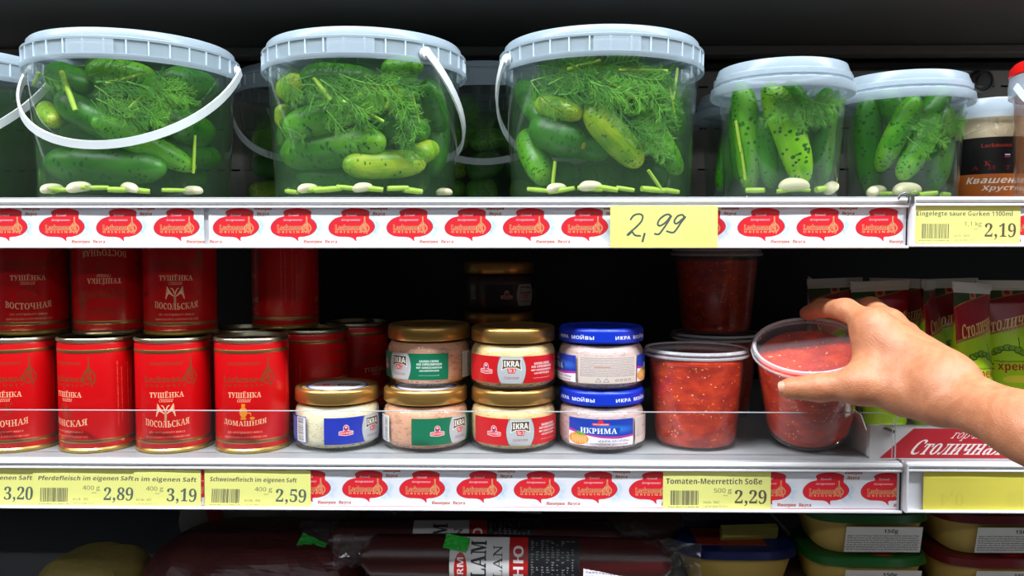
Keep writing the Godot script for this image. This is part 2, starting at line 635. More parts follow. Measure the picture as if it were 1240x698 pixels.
func can_print(kind: String, beast: int) -> Image:
	# the whole way round a can; the front of the print is centred at u = 0.5
	var im := blank(1024, 480, C8(200, 6, 12))
	var cream := C8(240, 190, 150)
	var gold := C8(122, 62, 30)
	for c in [512, 0]:
		var x := float(c)
		for off in ([0.0] if c == 512 else [0.0, 1024.0]):
			var q: float = x + off
			write(im, "Ассортимент", "serifb", R(q - 84, 80, 156, 21), gold, 0.25)
			write(im, "Lackmann", "serifb", R(q - 104, 146, 190, 28), gold)
			write(im, "E X K L U S I V", "sansb", R(q - 96, 184, 176, 11), gold)
			onion(im, q + 74, 66, 56, 130, gold, 6.0)
			write(im, "ТУШЁНКА", "serifb", R(q - 78, 214, 148, 30), cream)
			write(im, "конина" if beast == 1 else "свиная", "serif", R(q - 36, 250, 62, 14), cream, 0.3)
			var at := Vector2(q - 8, 310)
			if beast == 0:    # samovar
				var am := C8(230, 140, 40)
				ellipse(im, at, Vector2(17, 24), am)
				im.fill_rect(Rect2i(int(at.x) - 8, 272, 16, 14), am)
				im.fill_rect(Rect2i(int(at.x) - 12, 334, 24, 10), am)
				stroke(im, [at + Vector2(17, 4), at + Vector2(30, 4), at + Vector2(32, 14)], 5, am)
				ellipse(im, at + Vector2(38, 28), Vector2(11, 7), am)
			elif beast == 1:  # camel-like outline
				stroke(im, smooth([at + Vector2(-24, -34), at + Vector2(-24, 2), at + Vector2(-10, -6), at + Vector2(4, -14), at + Vector2(14, -2), at + Vector2(26, 4)], 5), 8, gold)
				for k in [-20, -8, 12, 24]: stroke(im, [at + Vector2(k, 2), at + Vector2(k, 34)], 4, gold)
			elif beast == 2:  # two-headed eagle
				for sg in [-1.0, 1.0]:
					for k in 7: stroke(im, smooth([at + Vector2(sg * 6, 6), at + Vector2(sg * (16 + 2 * k), -6), at + Vector2(sg * (34 + k), -36 + 9 * k)], 4), 5, cream)
					stroke(im, smooth([at + Vector2(0, 0), at + Vector2(sg * 8, -24), at + Vector2(sg * 16, -30)], 4), 5, cream)
				stroke(im, [at, at + Vector2(0, 34)], 10, C8(205, 150, 110))
			else:             # leaping stag outline
				stroke(im, smooth([at + Vector2(-40, 24), at + Vector2(-26, -4), at + Vector2(0, -20), at + Vector2(24, -14), at + Vector2(34, 8), at + Vector2(10, 14), at + Vector2(-8, 30)], 5), 4, gold)
				for sg in [-1.0, 1.0]: stroke(im, smooth([at + Vector2(24, -14), at + Vector2(24 + sg * 10, -34), at + Vector2(24 + sg * 14, -46)], 4), 3, gold)
			write(im, kind, "serifb", R(q - 104, 350, 196, 30), cream, 0.0, 0, -10.0)
			write(im, "Из отборного мяса", "serif", R(q - 86, 396, 160, 14), cream, 0.3)
			write(im, "приготовлено в собственном соку", "serif", R(q - 104, 418, 200, 14), cream, 0.3)
			write(im, "РУЧНАЯ УКЛАДКА", "serif", R(q - 72, 444, 140, 15), gold)
	for k in 4:
		for q in [206, 728]:
			write(im, "Состав: мясо, лук, соль, перец чёрный, лавровый лист; хранить в прохладном месте", "sans", R(q + k * 20 + (14 if k > 1 else 0), 86 + (k * 31) % 50, 9, 300 - (k * 53) % 90), C8(226, 130, 96), 0.0, 1)
	write(im, "400 г", "sansb", R(330, 300, 40, 20), C8(90, 10, 10))
	return im

func emblem(im: Image, c: Vector2, s: float) -> void:
	# red shield with a curved name board and a small figure above
	var w := C8(245, 240, 240)
	var red := C8(214, 20, 30)
	ellipse(im, c + Vector2(0, -16) * s, Vector2(19, 22) * s, w)
	ellipse(im, c + Vector2(0, -16) * s, Vector2(16, 19) * s, red)
	fill_poly(im, [c + Vector2(-46, 2) * s, c + Vector2(0, -6) * s, c + Vector2(46, 2) * s, c + Vector2(46, 24) * s, c + Vector2(0, 30) * s, c + Vector2(-46, 24) * s], w)
	fill_poly(im, [c + Vector2(-43, 5) * s, c + Vector2(0, -3) * s, c + Vector2(43, 5) * s, c + Vector2(43, 21) * s, c + Vector2(0, 27) * s, c + Vector2(-43, 21) * s], red)
	ellipse(im, c + Vector2(0, -22) * s, Vector2(7, 6) * s, C8(240, 220, 210))
	fill_poly(im, [c + Vector2(-9, -3) * s, c + Vector2(-5, -17) * s, c + Vector2(5, -17) * s, c + Vector2(9, -3) * s], C8(60, 80, 160))
	write(im, "SANTA BREMOR", "serifb", R(c.x - 40 * s, c.y + 6 * s, 80 * s, 13 * s), w)

func ikra_panel(im: Image, c: Vector2, num: String, flav: Color) -> void:
	# the silver oval with the bronze name board
	var sil := C8(186, 188, 190)
	ellipse(im, c, Vector2(142, 190), C8(40, 40, 40))
	ellipse(im, c, Vector2(138, 186), sil)
	for k in 22: im.fill_rect(Rect2i(int(c.x) - 120 + k * 11, 0, 2, 256), sil.darkened(0.06))
	var br := C8(92, 66, 30)
	fill_poly(im, P2([c.x - 94, 22, c.x + 94, 22, c.x + 88, 74, c.x + 98, 134, c.x + 50, 112, c.x - 50, 112, c.x - 98, 134, c.x - 88, 74]), C8(240, 240, 235))
	fill_poly(im, P2([c.x - 88, 28, c.x + 88, 28, c.x + 82, 74, c.x + 90, 124, c.x + 48, 106, c.x - 48, 106, c.x - 90, 124, c.x - 82, 74]), br)
	write(im, "IKRA", "sansb", R(c.x - 74, 42, 148, 54), C8(255, 255, 250))
	fill_poly(im, P2([c.x - 44, 112, c.x + 44, 112, c.x + 34, 160, c.x - 34, 160]), C8(205, 20, 28))
	write(im, "Nr." + num, "serifb", R(c.x - 32, 118, 64, 34), C8(255, 250, 245))
	write(im, "Caviarcreme", "serif", R(c.x - 76, 186, 152, 30), flav, 0.2)

func ikra_print(base: Color, num: String, flip: bool) -> Image:
	# 150 degrees of a jar label: emblem - silver oval - flavour text
	var im := blank(1024, 256, base)
	var flav := C8(150, 40, 60)
	ikra_panel(im, Vector2(512, 128), num, flav)
	emblem(im, Vector2(250 if not flip else 210, 128), 1.55)
	var w := C8(235, 240, 235)
	var lines := ["KAVIAR-CREME", "AUS CAPELINROGEN", "MIT GERÄUCHERTEN", "LACHSSTÜCKEN"]
	for k in 4: write(im, lines[k], "sansb", R(706 + (30 if k == 0 or k == 3 else 0), 62 + k * 30, 250 - (60 if k == 0 or k == 3 else 0), 22), w)
	write(im, "mit Konservierungsstoff", "sans", R(730, 206, 200, 12), w)
	return im

func small_label_print(ink: Color, base: Color, sd: int) -> Image:
	# the narrow back label with its barcode beside a printed block
	var im := blank(320, 256, base)
	scribble(im, 14, 18, 120, 225, 13, ink, sd)
	im.fill_rect(Rect2i(150, 8, 160, 240), C8(225, 225, 222))
	var g := RandomNumberGenerator.new()
	g.seed = sd
	var at := 20
	while at < 235:
		var h := g.randi_range(2, 6)
		im.fill_rect(Rect2i(175, at, 100, h), C8(60, 60, 64))
		at += h + g.randi_range(3, 8)
	return im

func ikrima_print() -> Image:
	var im := blank(640, 320, C8(245, 243, 246))
	var blue := C8(22, 60, 170)
	fill_poly(im, P2([0, 0, 640, 0, 640, 190, 480, 204, 320, 196, 160, 170, 0, 130]), blue)
	for k in 7:
		var c := blue.lerp(C8(60, 150, 230), k / 7.0)
		ellipse(im, Vector2(420, 120), Vector2(300 - 40 * k, 70 - 9 * k), c)
	fill_poly(im, P2([0, 130, 160, 170, 320, 196, 480, 204, 640, 190, 640, 214, 480, 232, 320, 222, 160, 192, 0, 160]), C8(190, 50, 150))
	fill_poly(im, P2([110, 90, 500, 100, 490, 186, 450, 196, 110, 180]), C8(14, 70, 170))
	write(im, "ИКРИМА", "serifb", R(128, 106, 340, 64), C8(250, 250, 255))
	ellipse(im, Vector2(320, 34), Vector2(26, 26), C8(220, 40, 50))
	fill_poly(im, P2([240, 46, 400, 46, 400, 74, 240, 74]), C8(220, 40, 50))
	write(im, "SANTA BREMOR", "serifb", R(250, 52, 140, 16), C8(250, 240, 240))
	ellipse(im, Vector2(106, 245), Vector2(104, 72), C8(240, 150, 60))
	for k in 6: ellipse(im, Vector2(46 + k * 26, 245 + (k % 2) * 8), Vector2(12, 50), C8(250, 186, 110))
	fill_poly(im, P2([70, 180, 110, 150, 150, 176, 190, 170, 160, 200, 110, 196]), C8(110, 170, 50))
	write(im, "ИКРА МОЙВЫ", "sans", R(300, 236, 290, 34), C8(70, 70, 100))
	write(im, "С КОПЧЁНЫМ ЛОСОСЕМ", "sansb", R(190, 280, 390, 28), C8(190, 60, 120), 0.25)
	return im

func ikrima_back_print() -> Image:
	var im := blank(640, 320, C8(226, 208, 196))
	scribble(im, 20, 14, 600, 230, 12, C8(120, 110, 130), 21)
	ellipse(im, Vector2(250, 128), Vector2(90, 9), C8(210, 150, 130))
	for k in 2:
		var q := Vector2(210 + 80 * k, 280)
		stroke(im, [q + Vector2(-28, 20), q + Vector2(0, -26), q + Vector2(28, 20), q + Vector2(-28, 20)], 4, C8(90, 90, 130))
	for k in 4:
		ellipse(im, Vector2(400 + 48 * k, 280), Vector2(17, 15), C8(90, 90, 130))
		ellipse(im, Vector2(400 + 48 * k, 280), Vector2(12, 10), C8(226, 208, 196))
	return im

func blue_lid_print() -> Image:
	var im := blank(1024, 64, C8(18, 52, 190))
	for k in 4: write(im, "ИКРА  МОЙВЫ", "sansb", R(40 + 256 * k, 18, 176, 30), C8(250, 250, 255))
	return im

func lid_top_print() -> Image:
	var im := blank(256, 256, C8(176, 140, 74))
	ellipse(im, Vector2(128, 128), Vector2(112, 112), C8(30, 70, 180))
	ellipse(im, Vector2(128, 128), Vector2(104, 104), C8(214, 220, 226))
	fill_poly(im, P2([128, 96, 210, 92, 200, 150, 130, 146]), C8(120, 84, 40))
	write(im, "IKRA", "sansb", R(138, 104, 60, 30), C8(245, 245, 240))
	emblem(im, Vector2(84, 128), 0.9)
	return im

func tube_print() -> Image:
	# the front of a mustard tube is centred at u = 0.5; v runs from the crimp down
	var im := blank(1024, 768, C8(170, 205, 30))
	im.fill_rect(Rect2i(0, 0, 1024, 60), C8(196, 190, 180))
	im.fill_rect(Rect2i(0, 60, 1024, 330), C8(44, 62, 14))
	for k in 3:
		var ox := 512 * k
		fill_poly(im, P2([ox - 256, 250, ox + 256, 120, ox + 256, 350, ox - 256, 480]), C8(160, 116, 60))
		fill_poly(im, P2([ox - 256, 256, ox + 256, 126, ox + 256, 330, ox - 256, 460]), C8(142, 14, 26))
		fill_poly(im, P2([ox - 256, 480, ox + 256, 350, ox + 256, 420, ox - 256, 520]), C8(170, 205, 30))
			# the name follows the slope of the band
		slope_write(im, "Столичная", "serifb", ox - 190, 306, 400, 92, C8(226, 190, 110), -0.254, 0.18)
		slope_write(im, "горчица", "serif", ox - 60, 372, 230, 56, C8(206, 150, 90), -0.254, 0.12)
		fill_poly(im, P2([ox - 30, 150, ox + 26, 136, ox + 26, 180, ox - 30, 194]), C8(180, 120, 80))
		ellipse(im, Vector2(ox - 4, 164), Vector2(16, 14), C8(142, 14, 26))
		for q in 9:
			ellipse(im, Vector2(ox - 150 + q * 36, 576 - sin(q * 0.5) * 40), Vector2(34, 14 + (q * 7) % 12), C8(58, 92, 20))
			ellipse(im, Vector2(ox - 150 + q * 36, 574 - sin(q * 0.5) * 40), Vector2(26, 8 + (q * 7) % 12), C8(120, 160, 30))
		stroke(im, [Vector2(ox + 40, 540), Vector2(ox + 34, 470)], 6, C8(58, 92, 20))
		write(im, "ТРАДИЦИОННЫЙ ВКУС", "sansb", R(ox - 150, 618, 320, 18), C8(80, 60, 20))
		write(im, "с хреном", "sansb", R(ox - 180, 644, 360, 60), C8(170, 40, 30))
		ellipse(im, Vector2(ox + 20, 748), Vector2(110, 30), C8(226, 210, 60))
	# the print sits in the upper part of the tube
	var small: Image = im.duplicate()
	small.resize(1024, 568, Image.INTERPOLATE_BILINEAR)
	im.fill(C8(170, 205, 30))
	im.blit_rect(small, Rect2i(0, 68, 1024, 500), Vector2i.ZERO)
	im.fill_rect(Rect2i(0, 0, 1024, 44), C8(196, 190, 180))
	return im

func slope_write(im: Image, txt: String, key: String, x: float, y: float, w: float, h: float, col: Color, slope: float, slant: float) -> void:
	var g := letters(txt, key)
	var b: Rect2 = g[1]
	for loops in g[0]:
		var moved := []
		for l in loops:
			var q := PackedVector2Array()
			for p in l:
				var u: float = (p.x - b.position.x) / b.size.x
				var vv: float = (p.y - b.position.y) / b.size.y
				q.append(Vector2(x + u * w + (1.0 - vv) * slant * h, y + vv * h + (u - 0.5) * w * slope))
			moved.append(q)
		fill_loops(im, moved, col)

func tray_print() -> Image:
	# front of the mustard tray: white board, red slanted field, white script
	var im := blank(1024, 224, C8(206, 202, 200))
	for k in 3:
		var ox := k * 800
		fill_poly(im, P2([ox + 36, 220, ox + 160, 22, ox + 640, 22, ox + 540, 220]), C8(186, 26, 40))
		write(im, "горчица", "serif", R(ox + 286, 48, 190, 56), C8(240, 226, 220), 0.5)
		write(im, "Столичная", "serifb", R(ox + 140, 96, 380, 100), C8(244, 232, 226), 0.45)
	return im

func cucumber_print(style: int, sd: int) -> Image:
	# u runs along the fruit from one end to the other, v round it
	var base: Color = [C8(44, 116, 20), C8(80, 164, 20), C8(124, 182, 30), C8(46, 112, 26), C8(116, 190, 14)][style]
	var pale: Color = [C8(70, 146, 28), C8(128, 196, 36), C8(206, 226, 60), C8(66, 134, 36), C8(160, 214, 34)][style]
	var spot: Color = [C8(16, 62, 14), C8(24, 84, 16), C8(62, 116, 24), C8(24, 70, 18), C8(22, 74, 18)][style]
	var im := blank(512, 256, base)
	var g := FastNoiseLite.new()
	g.seed = sd
	g.frequency = 0.012
	var g2 := FastNoiseLite.new()
	g2.seed = sd + 9
	g2.frequency = 0.05
	for y in 256:
		for x in range(0, 512):
			var u := x / 511.0
			var ring := sin(y / 256.0 * TAU) * 40.0
			var ring2 := cos(y / 256.0 * TAU) * 40.0
			var k := 0.35 + 0.9 * g.get_noise_3d(x * 0.5, ring, ring2) + 0.35 * g2.get_noise_3d(x * 0.3, ring * 2.0, ring2 * 2.0)
			k += smoothstep(0.72, 1.0, u) * 0.9      # the blossom end is paler
			k += maxf(0.0, sin(y / 256.0 * TAU * 9.0)) * smoothstep(0.55, 0.95, u) * 0.6
			k -= smoothstep(0.3, 0.0, u) * 0.35
			im.set_pixel(x, y, base.lerp(pale, clampf(k, 0, 1)).lerp(spot, clampf(-k, 0, 0.7)))
	var r := RandomNumberGenerator.new()
	r.seed = sd
	var many: int = [130, 190, 90, 110, 230][style]
	for i in many:
		var c := Vector2(r.randf_range(20, 470), r.randf_range(0, 256))
		var sz: float = r.randf_range(2.6, 5.2) * (1.25 if style == 4 else 1.0)
		for o in [-256, 0, 256]: ellipse(im, c + Vector2(0, o), Vector2(sz, sz * 1.15), spot.lerp(base, r.randf() * 0.4))
	return im

func sauce_print() -> Image:
	# grated tomato with horseradish shreds and seeds
	var im := blank(1024, 512, C8(190, 42, 14))
	var g := FastNoiseLite.new()
	g.seed = 12
	g.frequency = 0.012
	g.fractal_octaves = 4
	for y in 512:
		for x in 1024:
			var a := x / 1024.0 * TAU
			var k := 0.5 + 0.8 * g.get_noise_3d(cos(a) * 163.0, sin(a) * 163.0, y)
			im.set_pixel(x, y, C8(158, 22, 4).lerp(C8(222, 66, 12), clampf(k, 0, 1)))
	var r := RandomNumberGenerator.new()
	r.seed = 5
	for i in 260:
		var c := Vector2(r.randf_range(10, 1010), r.randf_range(10, 500))
		var d := Vector2.from_angle(r.randf() * TAU) * r.randf_range(4, 14)
		stroke(im, [c, c + d], r.randf_range(1.6, 3.0), C8(222, 110, 56).lerp(C8(236, 150, 90), r.randf()))
	for i in 150:
		ellipse(im, Vector2(r.randf_range(4, 1020), r.randf_range(4, 508)), Vector2(4, 3), C8(240, 190, 120), r.randf() * 3)
	return im

func paste_print(base: Color, dark: Color, sd: int) -> Image:
	var im := blank(512, 256, base)
	var r := RandomNumberGenerator.new()
	r.seed = sd
	for i in 500:
		ellipse(im, Vector2(r.randf_range(0, 512), r.randf_range(0, 256)), Vector2(6, 3) * r.randf_range(0.5, 2.0), base.lerp(dark, r.randf() * 0.22), r.randf() * 3)
	for i in 160:
		ellipse(im, Vector2(r.randf_range(0, 512), r.randf_range(0, 256)), Vector2(1.6, 1.2), dark, 0)
	for i in 120:   # crumbs of roe settled along the foot
		ellipse(im, Vector2(r.randf_range(0, 512), r.randf_range(232, 254)), Vector2(3, 1.4), dark.darkened(0.3), r.randf() * 0.4)
	return im

# ================================================================ the scene
func _ready() -> void:
	rng.seed = 11
	# --- camera: the eye is the origin, turned a degree left and three degrees down
	var cam := Camera3D.new()
	cam.name = "camera"
	cam.fov = rad_to_deg(2.0 * atan(349.0 / 1000.0))
	cam.near = 0.02
	cam.far = 30.0
	add_child(cam)
	cam.rotation_degrees = Vector3(-3.0, 1.0, 0.0)
	cam.current = true
	var env := Environment.new()
	env.background_mode = Environment.BG_COLOR
	env.background_color = Color(0.02, 0.02, 0.02)
	env.tonemap_mode = Environment.TONE_MAPPER_LINEAR
	env.tonemap_exposure = 1.0
	env.sdfgi_enabled = true
	env.ssao_enabled = true
	env.ssil_enabled = true
	env.volumetric_fog_enabled = true
	env.volumetric_fog_density = 0.0
	var we := WorldEnvironment.new()
	we.name = "environment"
	we.environment = env
	add_child(we)
	# --- the aisle's ceiling lamps: long luminaires in rows above and behind the eye
	for r in LAMP_ROWS:
		for x in [-2.4, -0.8, 0.8, 2.4]:
			ceiling_lamp(Vector3(x, 1.68, r[0]), r[1])
	materials()
	room()
	shelving()
	upper_goods()
	lower_goods()
	bottom_goods()
	person()

const LAMP_ROWS := [[0.03, 6.3], [1.3, 0.2], [2.6, 0.8]]

func ceiling_lamp(at: Vector3, power: float) -> void:
	var t := thing("ceiling_lamp", "long white ceiling luminaire over the aisle", "lamp", at, 0.0, "ceiling luminaires over the aisle")
	var mb := MB.new()
	box(mb, Vector3(-0.74, -0.03, -0.11), Vector3(0.74, 0.02, 0.11), 0.004)
	part("housing", mb.mesh(), mat(Color(0.85, 0.85, 0.85), 0.5), t)
	var d := mat(Color(0.95, 0.95, 0.95), 0.5)
	d.emission_enabled = true
	d.emission = Color(0.93, 0.97, 1.0)
	d.emission_energy_multiplier = 3.0
	part("lamp_diffuser", box_mesh(Vector3(1.40, 0.008, 0.18), 0.002, Vector3(0, -0.034, 0)), d, t)
	var l := AreaLight3D.new()
	l.name = "lamp_light"
	l.area_size = Vector2(1.38, 0.17)
	l.light_energy = power
	l.light_color = Color(0.95, 0.98, 1.0)
	l.shadow_enabled = true
	l.set("area_range", 12.0)
	t.add_child(l)
	l.position = Vector3(0, -0.042, 0)
	l.rotation_degrees = Vector3(-90, 0, 0)

func noise_tex(freq: float, lo: Color, hi: Color, sd: int, sz := 256) -> ImageTexture:
	var g := FastNoiseLite.new()
	g.seed = sd
	g.frequency = freq
	g.fractal_octaves = 4
	var im := Image.create_empty(sz, sz, false, Image.FORMAT_RGB8)
	for y in sz:
		for x in sz:
			# wraps round in both directions
			var a := TAU * x / sz
			var b := TAU * y / sz
			var k := 0.5 + 0.9 * g.get_noise_3d(cos(a) * sz / TAU + 300.0, sin(a) * sz / TAU + cos(b) * sz / TAU, sin(b) * sz / TAU)
			im.set_pixel(x, y, lo.lerp(hi, clampf(k, 0, 1)))
	return ImageTexture.create_from_image(im)

func materials() -> void:
	M.white_metal = mat(C8(226, 224, 226), 0.35)
	M.rail_white = mat(C8(232, 230, 234), 0.3)
	M.shelf_grey = mat(C8(150, 152, 154), 0.34)
	M.dark_metal = mat(C8(30, 29, 28), 0.42)
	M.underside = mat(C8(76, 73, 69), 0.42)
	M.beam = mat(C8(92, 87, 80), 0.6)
	M.steel = mat(C8(150, 150, 148), 0.3, 0.9)
	M.panel_grey = mat(C8(186, 181, 170), 0.6)
	M.panel_grey.albedo_texture = noise_tex(0.05, Color(0.92, 0.92, 0.92), Color(1, 1, 1), 3, 128)
	M.panel_grey.uv1_triplanar = true
	M.panel_grey.uv1_scale = Vector3.ONE * 6.0
	M.cavity = mat(C8(12, 12, 12), 0.9)
	M.cover = pane(Color(1, 1, 1, 0.008), 0.03)
	M.acrylic = pane(Color(0.95, 0.98, 1.0, 0.006), 0.02)
	M.acrylic_edge = mat(Color(0.75, 0.77, 0.78, 1.0), 0.2)
	M.paper = mat(C8(246, 242, 140), 0.7)
	# buckets
	M.wall = pane(Color(0.9, 0.96, 0.94, 0.012), 0.05)
	M.lid = mat(Color(0.73, 0.79, 0.84, 0.62), 0.28)
	M.lid.transparency = BaseMaterial3D.TRANSPARENCY_ALPHA
	M.lid_rib = mat(Color(0.86, 0.92, 0.97, 0.85), 0.3)
	M.lid_rib.transparency = BaseMaterial3D.TRANSPARENCY_ALPHA
	M.handle = mat(C8(232, 236, 238), 0.3)
	M.handle.subsurf_scatter_enabled = false
	M.brine = mat(Color(0.20, 0.38, 0.20, 0.06), 0.5)
	M.brine.transparency = BaseMaterial3D.TRANSPARENCY_ALPHA
	M.brine.specular_mode = BaseMaterial3D.SPECULAR_DISABLED
	M.juice = mat(Color(0.72, 0.40, 0.13, 0.28), 0.5)
	M.juice.transparency = BaseMaterial3D.TRANSPARENCY_ALPHA
	M.murk = FogMaterial.new()
	M.murk.albedo = C8(96, 150, 90)
	M.murk.density = 11.0
	M.cuc = []
	for k in 5:
		var m := pmat(cucumber_print(k, 30 + k), 0.38)
		m.backlight_enabled = true
		m.backlight = C8(60, 90, 20)
		M.cuc.append(m)
	M.dill = mat(C8(104, 172, 54), 0.6)
	M.dill.backlight_enabled = true
	M.dill.backlight = C8(110, 150, 60)
	M.dill_dark = mat(C8(66, 136, 36), 0.6)
	M.dill_dark.backlight_enabled = true
	M.dill_dark.backlight = C8(110, 150, 60)
	M.stem = mat(C8(170, 206, 64), 0.45)
	M.garlic = mat(C8(226, 220, 176), 0.45)
	M.scar = mat(C8(190, 180, 60), 0.6)
	# cans
	M.gold = mat(C8(206, 176, 96), 0.28, 0.9)
	M.tin = mat(C8(176, 168, 140), 0.3, 0.95)
	M.brown_gold = mat(C8(176, 132, 84), 0.34, 0.85)
	M.cans = [pmat(can_print("ВОСТОЧНАЯ", 3), 0.3), pmat(can_print("КОНСКАЯ", 1), 0.3), pmat(can_print("ПОСОЛЬСКАЯ", 2), 0.3), pmat(can_print("ДОМАШНЯЯ", 0), 0.3)]
	# jars
	M.glass = pane(Color(0.95, 1, 0.98, 0.01), 0.04)
	M.jar_gold = mat(C8(196, 152, 84), 0.3, 0.85)
	M.blue_lid = pmat(blue_lid_print(), 0.3)
	M.blue_plain = mat(C8(18, 52, 190), 0.3)
	M.lid_top = pmat(lid_top_print(), 0.35)
	M.paste_cream = pmat(paste_print(C8(236, 226, 190), C8(150, 120, 90), 2), 0.45)
	M.paste_pink = pmat(paste_print(C8(228, 170, 136), C8(110, 60, 40), 3), 0.45)
	M.paste_yellow = pmat(paste_print(C8(236, 204, 142), C8(130, 80, 40), 4), 0.45)
	M.paste_lilac = pmat(paste_print(C8(214, 186, 180), C8(110, 80, 90), 5), 0.45)
	M.paste_dark = pmat(paste_print(C8(70, 62, 50), C8(20, 20, 20), 6), 0.45)
	M.label_blue = pmat(ikra_print(C8(34, 52, 170), "1", true), 0.35)
	M.label_green = pmat(ikra_print(C8(16, 112, 78), "2", false), 0.35)
	M.label_red = pmat(ikra_print(C8(204, 24, 30), "3", false), 0.35)
	M.label_black = pmat(ikra_print(C8(24, 20, 24), "5", false), 0.35)
	M.back_blue = pmat(small_label_print(C8(200, 210, 240), C8(34, 52, 170), 3), 0.4)
	M.back_white = pmat(small_label_print(C8(120, 120, 130), C8(225, 225, 222), 4), 0.4)
	M.ikrima = pmat(ikrima_print(), 0.35)
	M.ikrima_back = pmat(ikrima_back_print(), 0.4)
	# tubs
	M.cup = pane(Color(1.0, 0.94, 0.9, 0.02), 0.10)
	M.cup_lid = pane(Color(0.94, 0.94, 0.96, 0.06), 0.1)
	M.cup_rim = mat(Color(0.86, 0.84, 0.86, 0.5), 0.3)
	M.cup_rim.transparency = BaseMaterial3D.TRANSPARENCY_ALPHA
	M.sauce = pmat(sauce_print(), 0.35)
	# strips and cards
	M.strip = pmat(strip_print(), 0.45)

# ---------------------------------------------------------------- room shell
func slab(called: String, lo: Vector3, hi: Vector3, m: Material) -> void:
	var mb := MB.new()
	box(mb, lo - (lo + hi) / 2.0, hi - (lo + hi) / 2.0)
	struct(called, mb.mesh(), m, (lo + hi) / 2.0)

func room() -> void:
	var floor_m := mat(C8(78, 76, 72), 0.5)
	var wall_m := mat(C8(70, 70, 70), 0.8)
	var ceil_m := mat(C8(90, 90, 90), 0.9)
	slab("floor", Vector3(-4, -1.5, -1.4), Vector3(4, -1.4, 4.3), floor_m)
	slab("ceiling", Vector3(-4, 1.7, -1.4), Vector3(4, 1.8, 4.3), ceil_m)
	slab("wall_back", Vector3(-4, -1.4, 4.2), Vector3(4, 1.7, 4.3), wall_m)
	slab("wall_front", Vector3(-4, -1.4, -1.4), Vector3(4, 1.7, -1.25), wall_m)
	slab("wall_left", Vector3(-4.1, -1.5, -1.4), Vector3(-4, 1.8, 4.3), wall_m)
	slab("wall_right", Vector3(4, -1.5, -1.4), Vector3(4.1, 1.8, 4.3), wall_m)

# ---------------------------------------------------------------- shelving
const JOINT := 0.3215

func shelving() -> void:
	# back panels of the unit, pierced by rows of short slots
	var u := thing("shelf_back_panel", "grey pierced metal back panel behind the buckets of the upper shelf", "panel", Vector3(0, 0.03, -1.145))
	var mb := MB.new()
	var rows := [0.0172, 0.0732, 0.1292, 0.1852]
	var y := 0.0
	for r in rows:
		box(mb, Vector3(-1.3, y, -0.006), Vector3(1.3, r - 0.0013, 0.0))
		var x := -1.3
		while x < 1.3:
			box(mb, Vector3(x, r - 0.0013, -0.006), Vector3(x + 0.0085, r + 0.0013, 0.0))
			x += 0.0215
		y = r + 0.0013
	box(mb, Vector3(-1.3, y, -0.006), Vector3(1.3, 0.215, 0.0))
	part("sheet", mb.mesh(), M.panel_grey, u)
	part("backing", box_mesh(Vector3(2.6, 0.22, 0.02), 0.0, Vector3(0, 0.11, -0.03)), M.cavity, u)
	var bolt := part("bolt", lathe_mesh(V([[0.0, 0.0], [0.017, 0.0], [0.017, 0.002], [0.0135, 0.004], [0.0125, 0.0025], [0.008, 0.0025], [0.008, 0.008], [0.0, 0.009]]), 24), M.steel, u, Vector3(0.6163, 0.1913, 0.0))
	bolt.rotation_degrees.x = 90
	var lowp := thing("shelf_back_panel", "dark metal back panel behind the cans, jars and packages", "panel", Vector3(0, -0.42, -1.145))
	part("sheet", box_mesh(Vector3(2.6, 0.44, 0.006), 0.001, Vector3(0, 0.22, 0)), M.dark_metal, lowp)
	# top shelf overhead: its dark underside and the beams it rests on
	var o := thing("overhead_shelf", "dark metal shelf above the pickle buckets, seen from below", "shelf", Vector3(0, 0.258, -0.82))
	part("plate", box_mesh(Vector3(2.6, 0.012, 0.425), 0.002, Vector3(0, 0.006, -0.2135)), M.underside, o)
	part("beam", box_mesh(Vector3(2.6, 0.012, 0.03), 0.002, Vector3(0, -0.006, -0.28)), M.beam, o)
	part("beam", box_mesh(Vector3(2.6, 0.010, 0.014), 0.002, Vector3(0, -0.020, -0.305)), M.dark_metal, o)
	part("front_edge", box_mesh(Vector3(2.6, 0.030, 0.006), 0.001, Vector3(0, 0.015, 0.002)), M.rail_white, o)
	shelf_level("upper", UP_Y, 0.0387, -0.0031)
	shelf_level("lower", LOW_Y, -0.1865, -0.2292)
	shelf_level("bottom", BOT_Y, -0.353, -0.396)
	strips_and_cards()
	guards()

